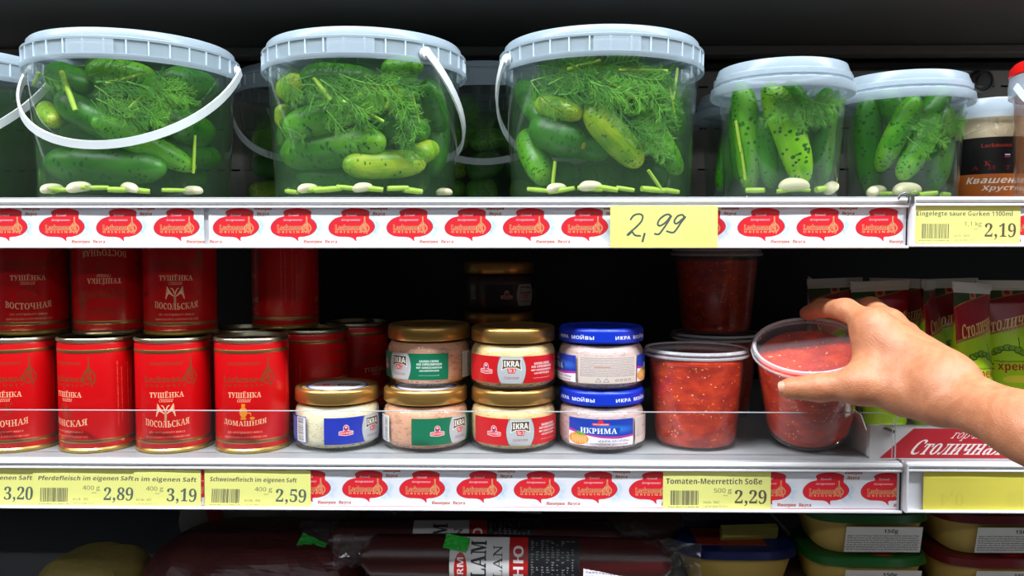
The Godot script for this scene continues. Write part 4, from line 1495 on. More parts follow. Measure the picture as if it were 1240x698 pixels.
	for k in 3:
		for i in 9:
			var r := rng.randf_range(0.013, 0.017)
			var hh := 0.022 + 0.030 * (i / 3)
			var p := front_point(backs[k][1], -0.044 + 0.044 * (i % 3) + rng.randf_range(-0.004, 0.004), hh, r + 0.009 + 0.004 * (i % 2), 0.0872, 0.0935, 0.1245)
			var d := Vector3(cos(rng.randf_range(-0.5, 0.5)), rng.randf_range(-0.35, 0.35), 0).normalized() * rng.randf_range(0.004, 0.011)
			cucumber("dim green cucumber in " + far_names[k], "cucumbers in " + far_names[k], p - d, p + d, r, [0, 1, 2][rng.randi() % 3], rng.randf() * TAU)
	for k in 2:
		for i in 4:
			var r := 0.0115
			var p := front_point(smalls[k][1], -0.036 + 0.024 * i, 0.05, r + 0.004, 0.0513, 0.0573, 0.1005)
			cucumber("dim upright cucumber in " + far_names[3 + k], "cucumbers in " + far_names[3 + k], p - Vector3(0.002, 0.025, 0), p + Vector3(0.002, 0.026, 0), r, i % 2, rng.randf() * TAU)
	# dill: sprigs along the top and drifting down the front
	var d1 := [[0.022, 0.100, 0.1, 0.050, 0.001, 0], [0.034, 0.092, -0.5, 0.052, 0.002, 1], [0.045, 0.105, 0.0, 0.050, 0.001, 2], [0.030, 0.078, -0.15, 0.040, 0.001, 3], [0.062, 0.108, -0.9, 0.045, 0.001, 4], [0.014, 0.083, -0.7, 0.034, 0.001, 5], [0.052, 0.090, 0.3, 0.040, 0.002, 1], [-0.042, 0.112, -0.25, 0.036, 0.001, 2], [0.012, 0.114, 0.1, 0.04, 0.002, 4], [0.066, 0.088, -0.6, 0.035, 0.0015, 0]]
	dill_in(cs[0], d1, 0.0872, 0.0935, 0.1245, names[0])
	var d2 := [[-0.03, 0.105, 0.2, 0.05, 0.001, 0], [-0.01, 0.095, -0.4, 0.055, 0.001, 1], [0.01, 0.108, -0.1, 0.055, 0.001, 2], [-0.002, 0.090, 0.6, 0.04, 0.002, 3], [0.03, 0.100, -0.8, 0.055, 0.001, 4], [0.045, 0.085, -1.1, 0.05, 0.001, 5], [-0.06, 0.110, -0.4, 0.045, 0.001, 1], [0.0, 0.074, -0.35, 0.05, 0.001, 0], [0.04, 0.112, -0.5, 0.05, 0.001, 3], [0.05, 0.060, -1.0, 0.04, 0.003, 2], [-0.066, 0.065, -1.1, 0.035, 0.002, 4], [-0.03, 0.088, 1.0, 0.035, 0.002, 5]]
	dill_in(cs[1], d2, 0.0872, 0.0935, 0.1245, names[1])
	var d3 := [[-0.05, 0.112, -0.2, 0.055, 0.001, 0], [-0.02, 0.108, -0.35, 0.06, 0.001, 1], [0.015, 0.112, -0.1, 0.055, 0.001, 2], [-0.03, 0.098, 0.1, 0.05, 0.001, 3], [0.0, 0.098, -0.5, 0.055, 0.001, 4], [0.025, 0.100, -0.9, 0.055, 0.001, 5], [-0.06, 0.100, -0.7, 0.045, 0.001, 2], [0.045, 0.106, -1.3, 0.05, 0.002, 0], [0.052, 0.075, -1.4, 0.05, 0.002, 1], [0.02, 0.070, -0.8, 0.04, 0.001, 3], [0.04, 0.055, -1.0, 0.04, 0.001, 4], [0.055, 0.100, -1.5, 0.045, 0.003, 5], [-0.04, 0.110, 0.2, 0.05, 0.002, 4], [0.0, 0.113, 0.15, 0.045, 0.002, 5]]
	dill_in(cs[2], d3, 0.0872, 0.0935, 0.1245, names[2])
	var d4 := [[-0.02, 0.088, -0.3, 0.035, 0.001, 0], [-0.006, 0.085, -2.2, 0.034, 0.001, 1], [0.012, 0.090, -0.15, 0.04, 0.001, 2], [0.016, 0.084, -0.9, 0.034, 0.001, 3], [0.024, 0.092, -0.4, 0.035, 0.001, 4], [0.002, 0.080, -1.6, 0.03, 0.001, 5], [-0.014, 0.092, -0.1, 0.03, 0.0015, 3]]
	dill_in(cs[3], d4, 0.0513, 0.0573, 0.1005, names[3])
	var d5 := [[-0.012, 0.074, 0.1, 0.036, 0.001, 0], [0.0, 0.068, -0.4, 0.036, 0.001, 1], [0.024, 0.084, -0.3, 0.034, 0.001, 2], [0.018, 0.078, 0.3, 0.034, 0.001, 3], [0.03, 0.075, -0.8, 0.03, 0.001, 4], [0.006, 0.08, -2.6, 0.034, 0.001, 5]]
	dill_in(cs[4], d5, 0.0513, 0.0573, 0.1005, names[4])
	for k in 3:
		var db := []
		for i in 6: db.append([rng.randf_range(-0.06, 0.05), rng.randf_range(0.07, 0.115), rng.randf_range(-1.2, 0.4), 0.05, 0.002, i])
		dill_in(backs[k][1], db, 0.0872, 0.0935, 0.1245, far_names[k])
	# stalks: floating ones, then the chopped ones on the bottom
	stem_piece(cs[0], -0.021, 0.097, -1.2, 0.038, 0.0026, 0.0035, big, names[0])
	stem_piece(cs[0], 0.030, 0.108, 0.30, 0.034, 0.0017, 0.003, big, names[0])
	stem_piece(cs[0], 0.040, 0.092, 0.85, 0.026, 0.0017, 0.003, big, names[0])
	stem_piece(cs[0], -0.062, 0.112, 0.6, 0.016, 0.0020, 0.003, big, names[0])
	stem_piece(cs[0], 0.0745, 0.045, 1.5, 0.036, 0.0016, 0.003, big, names[0])
	stem_piece(cs[1], -0.022, 0.098, -0.9, 0.026, 0.0026, 0.003, big, names[1])
	stem_piece(cs[1], 0.014, 0.078, -0.45, 0.040, 0.0019, 0.003, big, names[1])
	stem_piece(cs[1], 0.038, 0.090, 1.0, 0.020, 0.0022, 0.003, big, names[1])
	stem_piece(cs[1], 0.058, 0.085, -1.3, 0.030, 0.0012, 0.003, big, names[1])
	stem_piece(cs[2], -0.022, 0.117, 0.2, 0.030, 0.0024, 0.003, big, names[2])
	stem_piece(cs[2], 0.010, 0.096, -0.5, 0.034, 0.0022, 0.003, big, names[2])
	stem_piece(cs[2], 0.030, 0.113, 0.05, 0.048, 0.0017, 0.003, big, names[2])
	stem_piece(cs[2], 0.058, 0.090, -1.25, 0.024, 0.0017, 0.003, big, names[2])
	stem_piece(cs[2], 0.062, 0.105, 1.35, 0.030, 0.0014, 0.003, big, names[2])
	stem_piece(cs[2], 0.043, 0.018, -0.85, 0.022, 0.0017, 0.003, big, names[2])
	stem_piece(cs[2], -0.048, 0.022, 1.45, 0.026, 0.0017, 0.003, big, names[2])
	stem_piece(cs[3], -0.046, 0.060, -1.35, 0.030, 0.0017, 0.003, lit, names[3])
	stem_piece(cs[3], -0.042, 0.034, -1.4, 0.030, 0.0015, 0.003, lit, names[3])
	for k in 5:
		var rr: Array = big if k < 3 else lit
		var wide: float = 0.068 if k < 3 else 0.038
		for i in (7 if k < 3 else 4):
			var q := lerpf(-wide, wide, (i + 0.5) / (7.0 if k < 3 else 4.0)) + rng.randf_range(-0.004, 0.004)
			stem_piece(cs[k], q, 0.0082 + rng.randf_range(0, 0.003), rng.randf_range(-0.16, 0.16), rng.randf_range(0.016, 0.027) * (1.0 if k < 3 else 0.7), rng.randf_range(0.0020, 0.0030), 0.0045, rr, names[k])
	for g in [[0, -0.050, 0.0075, 0.3], [0, -0.017, 0.008, 0.5], [0, 0.028, 0.0075, -0.5], [0, 0.072, 0.007, 0.1], [1, -0.040, 0.007, 0.2], [1, 0.012, 0.007, 0.4], [1, 0.080, 0.006, 0.1], [2, -0.045, 0.007, 0.2], [2, -0.015, 0.008, 0.0], [3, 0.0, 0.0105, 0.05], [3, 0.040, 0.009, 0.9], [4, -0.012, 0.0105, 0.1], [4, -0.036, 0.009, 0.5]]:
		garlic(cs[g[0]], g[1], big if g[0] < 3 else lit, g[2], names[g[0]], g[3])
	right_end_goods()

func right_end_goods() -> void:
	# two tubs of sauerkraut and the red-lidded bucket at the frame's edge
	var kraut := blank(256, 256, C8(214, 196, 160))
	var g := RandomNumberGenerator.new()
	g.seed = 8
	for i in 420:
		var c := Vector2(g.randf_range(0, 256), g.randf_range(0, 256))
		stroke(kraut, [c, c + Vector2.from_angle(g.randf_range(-1.2, 1.2) + PI / 2) * g.randf_range(8, 26)], g.randf_range(2, 4), C8(196, 172, 130).lerp(C8(238, 226, 200), g.randf()))
	var km := pmat(kraut, 0.5)
	var lab := blank(512, 384, C8(20, 18, 18))
	write(lab, "Lackmann", "serifb", R(190, 40, 130, 24), C8(170, 50, 30))
	im_flag(lab, 300, 110)
	write(lab, "К", "serifb", R(206, 150, 26, 30), C8(190, 40, 30))
	write(lab, "А   И   Т", "serifb", R(150, 180, 170, 26), C8(120, 26, 24))
	lab.fill_rect(Rect2i(0, 232, 512, 152), C8(196, 104, 40))
	write(lab, "Квашеная", "sansb", R(120, 250, 290, 42), C8(250, 240, 225), 0.3)
	write(lab, "Хрустящая", "sansb", R(190, 306, 290, 42), C8(250, 240, 225), 0.3)
	var lm := pmat(lab, 0.4)
	var lab2 := blank(512, 384, C8(20, 18, 18))
	scribble(lab2, 10, 20, 490, 200, 14, C8(170, 170, 170), 6)
	lab2.fill_rect(Rect2i(0, 240, 512, 144), C8(196, 104, 40))
	lab2.fill_rect(Rect2i(60, 262, 150, 110), C8(60, 60, 70))
	bars(lab2, 70, 270, 130, 90, C8(190, 190, 190), 6)
	var lm2 := pmat(lab2, 0.4)
	for k in 2:
		var at: Vector3 = [Vector3(0.4935, UP_Y, -0.893), Vector3(0.530, UP_Y, -0.985)][k]
		var t := thing("sauerkraut_tub", ["clear tub of sauerkraut with black and orange label beside the red lid", "sauerkraut tub behind, its black label covered in small print"][k], "tub", at, [-0.35, -0.2][k], "sauerkraut tubs")
		part("kraut", lathe_mesh(V([[0.0, 0.002], [0.0325, 0.002], [0.0350, 0.095], [0.0, 0.096]]), 32), km, t)
		part("wall", lathe_mesh(V([[0.0, 0.0], [0.0330, 0.0], [0.0358, 0.098], [0.037, 0.100]]), 32), M.wall, t)
		part("label", patch(V([[0.0332, 0.008], [0.0352, 0.070]]), -1.6, 1.6, 0.0004, 24), [lm, lm2][k], t)
		part("lid", lathe_mesh(V([[0.0365, 0.090], [0.0388, 0.090], [0.0388, 0.108], [0.0375, 0.110], [0.0, 0.109]]), 40, func(a: float, _y: float) -> float: return 0.0008 if fposmod(a / TAU * 30.0, 1.0) < 0.3 else 0.0), M.lid, t)
	var red := mat(C8(216, 26, 22), 0.3)
	var at2 := Vector3(0.5150, UP_Y, -0.780)
	var t2 := thing("vegetable_bucket", "clear bucket with a bright red lid at the right edge, orange contents", "bucket", at2)
	part("wall", lathe_mesh(V([[0.0, 0.0], [0.0500, 0.0], [0.0530, 0.004], [0.0575, 0.110], [0.060, 0.112]]), 48), M.wall, t2)
	part("collar", lathe_mesh(V([[0.0585, 0.098], [0.0605, 0.098], [0.0612, 0.108], [0.0600, 0.118]]), 48), M.lid, t2)
	part("lid", lathe_mesh(V([[0.0600, 0.117], [0.0612, 0.118], [0.0600, 0.1255], [0.0570, 0.129], [0.0, 0.129]]), 48), red, t2)
	var hp := []
	var ha := []
	for i in 17:
		var a := PI * i / 16.0
		hp.append(Vector3(cos(a) * 0.063, 0.106 - sin(a) * 0.055, sin(a) * 0.052))
		ha.append(Vector3.UP)
	part("handle", strap(hp, ha, 0.006, 0.002), M.handle, t2)
	part("pickle_juice", lathe_mesh(V([[0.0, 0.004], [0.0515, 0.004], [0.0562, 0.104], [0.0, 0.104]]), 40), M.juice, t2)
	var tomato := mat(C8(206, 44, 20), 0.3)
	for q in [[-0.027, 0.021, 0.024, 0.0155], [0.004, 0.022, 0.035, 0.0155], [-0.026, 0.054, 0.026, 0.0155], [-0.036, 0.080, 0.010, 0.0135]]:
		single("pickled_tomato", sphere_mesh(q[3]), tomato, "red pickled tomato pressed against the wall of the red-lidded bucket", "tomato", at2 + Vector3(q[0], q[1], q[2]), "tomatoes in the red-lidded bucket")

func im_flag(im: Image, x: int, y: int) -> void:
	im.fill_rect(Rect2i(x - 10, y, 24, 7), C8(220, 220, 220))
	im.fill_rect(Rect2i(x - 10, y + 7, 24, 7), C8(50, 60, 150))
	im.fill_rect(Rect2i(x - 10, y + 14, 24, 7), C8(190, 40, 40))

func sphere_mesh(r: float) -> ArrayMesh:
	var p := []
	for i in 13:
		var a := -PI / 2 + PI * i / 12.0
		p.append(Vector2(maxf(0.0, cos(a)) * r, sin(a) * r * 0.95))
	return lathe_mesh(p, 20)

# ---------------------------------------------------------------- lower shelf: cans, jars, sauce tubs
var can_parts := {}

func can(label: String, at: Vector3, turn: float, kind: int, upside := false) -> void:
	var t := thing("meat_can", label, "can", at, turn, "red cans of stewed meat")
	var r := 0.0328
	var h := 0.1025
	if can_parts.is_empty():
		can_parts.body = lathe_mesh(V([[r - 0.0006, 0.0042], [r, 0.006], [r, h - 0.0062], [r - 0.0006, h - 0.0044]]), 64)
		can_parts.rim_low = lathe_mesh(V([[0.0, 0.0025], [r - 0.003, 0.0025], [r - 0.002, 0.0], [r - 0.0002, 0.0], [r + 0.0007, 0.0010], [r + 0.0007, 0.0030], [r - 0.0006, 0.0044]]), 64)
		can_parts.rim_top = lathe_mesh(V([[r - 0.0006, h - 0.0044], [r + 0.0007, h - 0.0030], [r + 0.0007, h - 0.0008], [r, h], [r - 0.0014, h - 0.0002], [r - 0.0022, h - 0.0040], [r - 0.0060, h - 0.0042], [r - 0.0072, h - 0.0032], [r - 0.0085, h - 0.0042], [0.0, h - 0.0040]]), 64)
		can_parts.band = lathe_mesh(V([[r + 0.0001, -0.0016], [r + 0.0002, -0.0014], [r + 0.0002, 0.0014], [r + 0.0001, 0.0016]]), 64)
	var holder: Node3D = t
	var flip := Transform3D.IDENTITY
	if upside: flip = Transform3D(Basis(Vector3(0, 0, 1), PI), Vector3(0, h, 0))
	for p in [["body", M.cans[kind], "body"], ["rim", M.gold, "rim_low"], ["rim", M.tin, "rim_top"]]:
		part(p[0], can_parts[p[2]], p[1], holder).transform = flip
	for yy in [0.0105, h - 0.0115]:
		part("gold_band", can_parts.band, M.brown_gold, holder).transform = flip * Transform3D(Basis.IDENTITY, Vector3(0, yy, 0))

const JAR_BODY := [[0.0, 0.0016], [0.028, 0.0016], [0.032, 0.0], [0.0355, 0.0004], [0.0388, 0.0035], [0.0400, 0.0085], [0.0402, 0.020], [0.0400, 0.0310], [0.0388, 0.0355], [0.0365, 0.0385], [0.0347, 0.0400], [0.0342, 0.0425], [0.0342, 0.0440]]

func jar(label: String, at: Vector3, turn: float, paste: Material, lidk: String, labels: Array) -> void:
	# labels: [material, centre angle, half width]
	var t := thing("spread_jar", label, "jar", at, turn, "squat glass jars of roe spread")
	part("glass", lathe_mesh(V(JAR_BODY), 56), M.glass, t)
	var inner := []
	for p in JAR_BODY:
		if p[1] <= 0.0390: inner.append(Vector2(maxf(0.0, p[0] - 0.0016) if p[0] > 0 else 0.0, maxf(p[1], 0.0) * 0.97 + 0.0026))
	inner.append(Vector2(0.0, 0.0400))
	part("spread", lathe_mesh(inner, 48), paste, t)
	for l in labels:
		part("label", patch(V([[0.0398, 0.0075], [0.0402, 0.012], [0.0402, 0.022], [0.0401, 0.0315]]), l[1] - l[2], l[1] + l[2], 0.0003, 24), l[0], t)
	var y := 0.0425
	var lm: Material = M.blue_plain if lidk == "blue" else M.jar_gold
	var lid := part("lid", lathe_mesh(V([[0.0345, y + 0.0005], [0.0382, y], [0.0388, y + 0.0010], [0.0386, y + 0.0105], [0.0376, y + 0.0124], [0.0362, y + 0.0130], [0.0345, y + 0.0126], [0.0335, y + 0.0116], [0.0, y + 0.0112]]), 64), lm, t)
	part("seal_ridge", lathe_mesh(V([[0.0340, y + 0.0119], [0.0352, y + 0.0130], [0.0366, y + 0.0130], [0.0374, y + 0.0122]]), 128, func(a: float, yy: float) -> float: return 0.0003 * sign(sin(a * 64.0))), lm, lid)
	if lidk == "blue":
		part("lid_print", patch(V([[0.0387, y + 0.0014], [0.0386, y + 0.0102]]), -PI, PI, 0.00025, 64), M.blue_lid, lid)
	if lidk == "printed":
		var mb := MB.new()
		var c := mb.vert(Vector3(0, y + 0.0118, 0), Vector3.UP, Vector2(0.5, 0.5))
		for i in 41:
			var a := TAU * i / 40.0
			mb.vert(Vector3(sin(a) * 0.0325, y + 0.0119, cos(a) * 0.0325), Vector3.UP, Vector2(0.5 + 0.5 * sin(a), 0.5 + 0.5 * cos(a)))
		for i in 40: mb.tri(c, c + 1 + i, c + 2 + i)
		part("lid_disc", mb.mesh(), M.lid_top, lid)

var tub_meshes := {}

func sauce_tub(label: String, at: Vector3, basis := Basis.IDENTITY) -> void:
	var t := thing("sauce_tub", label, "tub", at, 0.0, "clear tubs of red tomato sauce")
	t.basis = basis
	if tub_meshes.is_empty():
		var ribs := func(a: float, y: float) -> float:
			return 0.00022 * cos(a * 90.0) if y > 0.004 and y < 0.082 else 0.0
		tub_meshes.cup = lathe_mesh(V([[0.0, 0.0020], [0.030, 0.0020], [0.0325, 0.0], [0.0350, 0.0006], [0.0366, 0.0035], [0.0378, 0.012], [0.0440, 0.079], [0.0445, 0.083], [0.0462, 0.0840]]), 180, ribs)
		tub_meshes.sauce = lathe_mesh(V([[0.0, 0.0030], [0.0335, 0.0030], [0.0357, 0.006], [0.0368, 0.012], [0.0428, 0.0765], [0.0420, 0.0785], [0.0400, 0.0790]]), 64)
		var top := MB.new()
		var c0 := top.vert(Vector3(0, 0.0793, 0), Vector3.UP, Vector2(0.15, 0.5))
		for i in 49:
			var a := TAU * i / 48.0
			top.vert(Vector3(sin(a) * 0.0400, 0.0790, cos(a) * 0.0400), Vector3.UP, Vector2(0.15 + 0.14 * sin(a), 0.5 + 0.42 * cos(a)))
		for i in 48: top.tri(c0, c0 + 1 + i, c0 + 2 + i)
		tub_meshes.top = top.mesh()
		tub_meshes.lid = lathe_mesh(V([[0.0455, 0.0835], [0.0476, 0.0828], [0.0482, 0.0842], [0.0482, 0.0878], [0.0472, 0.0896], [0.0452, 0.0898], [0.0438, 0.0880], [0.0430, 0.0862], [0.0, 0.0858]]), 96)
		tub_meshes.rim = lathe_mesh(V([[0.0474, 0.0832], [0.0484, 0.0838], [0.0484, 0.0852], [0.0478, 0.0858]]), 96, func(a: float, _y: float) -> float: return 0.0005 if fposmod(a / TAU * 48.0, 1.0) < 0.4 else 0.0)
		tub_meshes.lip = lathe_mesh(V([[0.0478, 0.0880], [0.0470, 0.0900], [0.0450, 0.0902], [0.0440, 0.0888]]), 64)
	part("cup", tub_meshes.cup, M.cup, t)
	var sauce := part("sauce", tub_meshes.sauce, M.sauce, t)
	part("sauce_surface", tub_meshes.top, M.sauce, sauce)
	var lid := part("lid", tub_meshes.lid, M.cup_lid, t)
	part("lid_flange", tub_meshes.rim, M.cup_rim, lid)
	part("lid_lip", tub_meshes.lip, M.cup_rim, lid)

func lower_goods() -> void:
	var y := LOW_Y
	var h := 0.1026
	# turn 0 puts the middle of the print towards +z
	can("red stewed-meat can at the left edge, lower row, name ending in -ЧНАЯ", Vector3(-0.468, y, -0.7500), 0.16, 0)
	can("red can of horse meat with small upright print, lower row", Vector3(-0.3957, y, -0.7505), -0.36, 1)
	can("red can with a two-headed eagle, lower row", Vector3(-0.325, y, -0.7505), 0.23, 2)
	can("red can with a samovar, last of the lower row beside the white jar", Vector3(-0.2524, y, -0.7515), 0.12, 3)
	can("red can in shade at the left edge, upper row", Vector3(-0.471, y + h, -0.7760), 0.5, 0)
	can("upside-down red can with a stag, upper row", Vector3(-0.396, y + h, -0.7790), 0.27, 0, true)
	can("shaded red can with a two-headed eagle, upper row", Vector3(-0.3278, y + h, -0.7760), 0.3, 2)
	can("red can standing back in the upper row, columns of small print showing", Vector3(-0.2440, y + h, -0.8320), -1.2, 3)
	can("dark red can in the back row right behind the samovar can", Vector3(-0.2130, y, -0.8240), 1.2, 1)
	can("dark red can in the back row behind the eagle can", Vector3(-0.2830, y, -0.8240), 0.4, 2)
	can("barely lit red can deep in the shelf behind the white jar", Vector3(-0.1850, y, -0.8950), 0.9, 0)
	# jars: label angles are measured from the front
	var lab := func(m: Material, a: float) -> Array: return [m, a, 1.18]
	jar("jar of white spread with a blue label and printed gold lid, beside the cans", Vector3(-0.1765, y, -0.7632), 0.0, M.paste_cream, "printed", [lab.call(M.label_blue, 1.10), [M.back_blue, -0.85, 0.32]])
	jar("lower jar of pink spread with a green label", Vector3(-0.0937, y, -0.7622), 0.0, M.paste_pink, "printed", [lab.call(M.label_green, 0.98), [M.back_white, -1.05, 0.22]])
	jar("upper jar of pink spread with a green label, stacked on its twin", Vector3(-0.0925, y + 0.0556, -0.7800), 0.0, M.paste_pink, "gold", [lab.call(M.label_green, -0.62), [M.back_white, 1.15, 0.18]])
	jar("lower jar of yellow spread with a red label", Vector3(-0.0122, y, -0.7632), 0.0, M.paste_yellow, "gold", [lab.call(M.label_red, 0.18)])
	jar("upper jar of yellow spread with a red label", Vector3(-0.0122, y + 0.0556, -0.7630), 0.0, M.paste_yellow, "gold", [lab.call(M.label_red, -0.02)])
	jar("lower jar with a blue lid and a blue and white label showing an orange fruit", Vector3(0.0698, y, -0.7622), 0.0, M.paste_lilac, "blue", [[M.ikrima, -0.10, 0.78], [M.ikrima_back, 1.25, 0.5]])
	jar("upper jar with a blue lid, turned to its small print", Vector3(0.0690, y + 0.0556, -0.7625), 0.0, M.paste_lilac, "blue", [[M.ikrima, -1.45, 0.78], [M.ikrima_back, 0.10, 0.70], [M.ikrima, 1.62, 0.78]])
	for k in 3:
		jar(["lowest jar of the dim stack at the back of the shelf", "middle jar of the dim stack at the back of the shelf", "dim jar with a black label, topmost of the stack at the back"][k], Vector3(-0.031, y + 0.0556 * k, -0.930), 0.0, M.paste_dark, "gold", [lab.call(M.label_black, 0.85)])
	sauce_tub("tub of red tomato sauce standing upright beside the jars", Vector3(0.1582, y, -0.7690))
	sauce_tub("dim lower tub of tomato sauce at the back", Vector3(0.2070, y, -0.9050))
	sauce_tub("dim upper tub of tomato sauce stacked at the back", Vector3(0.2070, y + 0.0906, -0.9050))
	# the tub in the hand: tipped towards the aisle on the front of its foot
	var tilt := Basis(Vector3.BACK, deg_to_rad(9.0)) * Basis(Vector3.RIGHT, deg_to_rad(23.0))
	sauce_tub("tub of tomato sauce tipped forward in the grasp of the hand", Vector3(0.2600, y + 0.0170, -0.7590), tilt)
	mustard()

# ---------------------------------------------------------------- mustard tubes in their tray
func mustard_tube_mesh() -> ArrayMesh:
	# foot (round shoulder) at y 0, flat crimp at the top; the front of the print faces +z
	var mb := MB.new()
	var hgt := 0.148
	var rows := [[0.0, 0.0, 0.0], [0.002, 0.010, 0.0], [0.010, 0.0185, 0.0], [0.016, 0.0195, 0.0], [0.045, 0.0195, 0.06], [0.075, 0.0195, 0.2], [0.100, 0.0195, 0.42], [0.120, 0.0195, 0.68], [0.134, 0.0195, 0.92], [0.138, 0.0195, 0.975], [0.148, 0.0195, 0.975]]
	var n := 40
	var grid := []
	for r in rows:
		var row := []
		var a1: float = r[1] * lerpf(1.0, 1.52, r[2])
		var b1: float = r[1] * (1.0 - r[2])
		for j in n + 1:
			var a := -PI + TAU * j / n
			row.append(Vector3(sin(a) * a1, r[0], cos(a) * maxf(b1, 0.0006)))
		grid.append(row)
	for i in rows.size():
		for j in n + 1:
			var du: Vector3 = grid[mini(i + 1, rows.size() - 1)][j] - grid[maxi(i - 1, 0)][j]
			var dv: Vector3 = grid[i][(j + 1) % n] - grid[i][(j - 1 + n) % n]
			var nn := du.cross(dv)
			if i == 0: nn = Vector3.DOWN
			var out := Vector3(grid[i][j].x * 0.3, 0, grid[i][j].z)
			if nn.dot(out) < 0 and i > 0: nn = -nn
			mb.vert(grid[i][j], nn.normalized(), Vector2(float(j) / n, 1.0 - rows[i][0] / hgt))
	for i in rows.size() - 1:
		for j in n:
			var q := i * (n + 1) + j
			mb.quad(q, q + 1, q + n + 2, q + n + 1)
	return mb.mesh()

func mustard() -> void:
	var m := pmat(tube_print(), 0.3)
	var mesh := mustard_tube_mesh()
	var y := LOW_Y + 0.0016
	var spots := [
		[0.3470, -0.796, 0.10, 0.04, "dark-topped mustard tube directly behind the hand"],
		[0.3960, -0.806, 0.95, -0.03, "mustard tube turned edge-on, its lime side and white seam showing"],
		[0.4060, -0.757, 0.55, -0.06, "mustard tube leaning beside the edge-on one"],
		[0.4680, -0.806, -0.05, 0.0, "mustard tube at the right edge facing straight out"],
		[0.3240, -0.854, 0.10, 0.03, "dim mustard tube at the back of the tray near its corner"],
		[0.3800, -0.850, 0.0, -0.02, "dim mustard tube in the tray's back row, middle"],
		[0.4380, -0.850, 0.05, 0.02, "dim mustard tube in the tray's back row, right"],
	]
	for s in spots:
		var t := thing("mustard_tube", s[4], "tube", Vector3(s[0], y, s[1]), s[2], "mustard tubes in the tray")
		t.rotation = Vector3(-0.04, s[2], s[3])
		part("tube_body", mesh, m, t)
		var cr := MB.new()
		box(cr, Vector3(-0.0297, 0.1425, -0.0010), Vector3(0.0297, 0.1495, 0.0010), 0.0003)
		part("crimp", cr.mesh(), mat(C8(196, 190, 182), 0.5), t)
	# the cardboard tray
	var tr := thing("mustard_tray", "white cardboard tray with a red field and white script, holding mustard tubes", "tray", Vector3(0.2979, LOW_Y, -0.7140))
	var board := mat(C8(206, 202, 200), 0.75)
	var w := 0.24
	var d := 0.165
	var fm := sheet(w, 0.0295, 0.0012)
	part("front_panel", fm, pmat(tray_print(), 0.5), tr, Vector3(w / 2.0, 0.0, 0.0))
	part("base", box_mesh(Vector3(w, 0.0012, d), 0.0, Vector3(w / 2.0, 0.0006, -d / 2.0)), board, tr)
	# left side rises towards the back, with a torn notch by the front corner
	var side := MB.new()
	var prof := P2([0.0, 0.0, 0.0, 0.0295, -0.004, 0.0290, -0.007, 0.0225, -0.012, 0.0260, -0.020, 0.0335, -0.150, 0.050, -0.155, 0.150, -d, 0.152, -d, 0.0])
	var sm := along_x(prof, 0.0, 0.0012)
	part("side_panel", sm, board, tr)
	part("side_panel", sm, board, tr, Vector3(w - 0.0012, 0, 0))
	part("back_panel", box_mesh(Vector3(w, 0.100, 0.0012), 0.0, Vector3(w / 2.0, 0.050, -d)), board, tr)
	var tear := MB.new()
	tear.flat([Vector3(0.0105, 0.0262, 0.0012), Vector3(0.020, 0.0225, 0.0016), Vector3(0.0215, 0.0248, 0.004), Vector3(0.0125, 0.0285, 0.0030)])
	tear.flat([Vector3(0.0125, 0.0285, 0.0030), Vector3(0.0215, 0.0248, 0.004), Vector3(0.0200, 0.0232, 0.0010), Vector3(0.0105, 0.0270, 0.0009)])
	part("torn_flap", tear.mesh(), mat(C8(120, 104, 70), 0.8), tr)

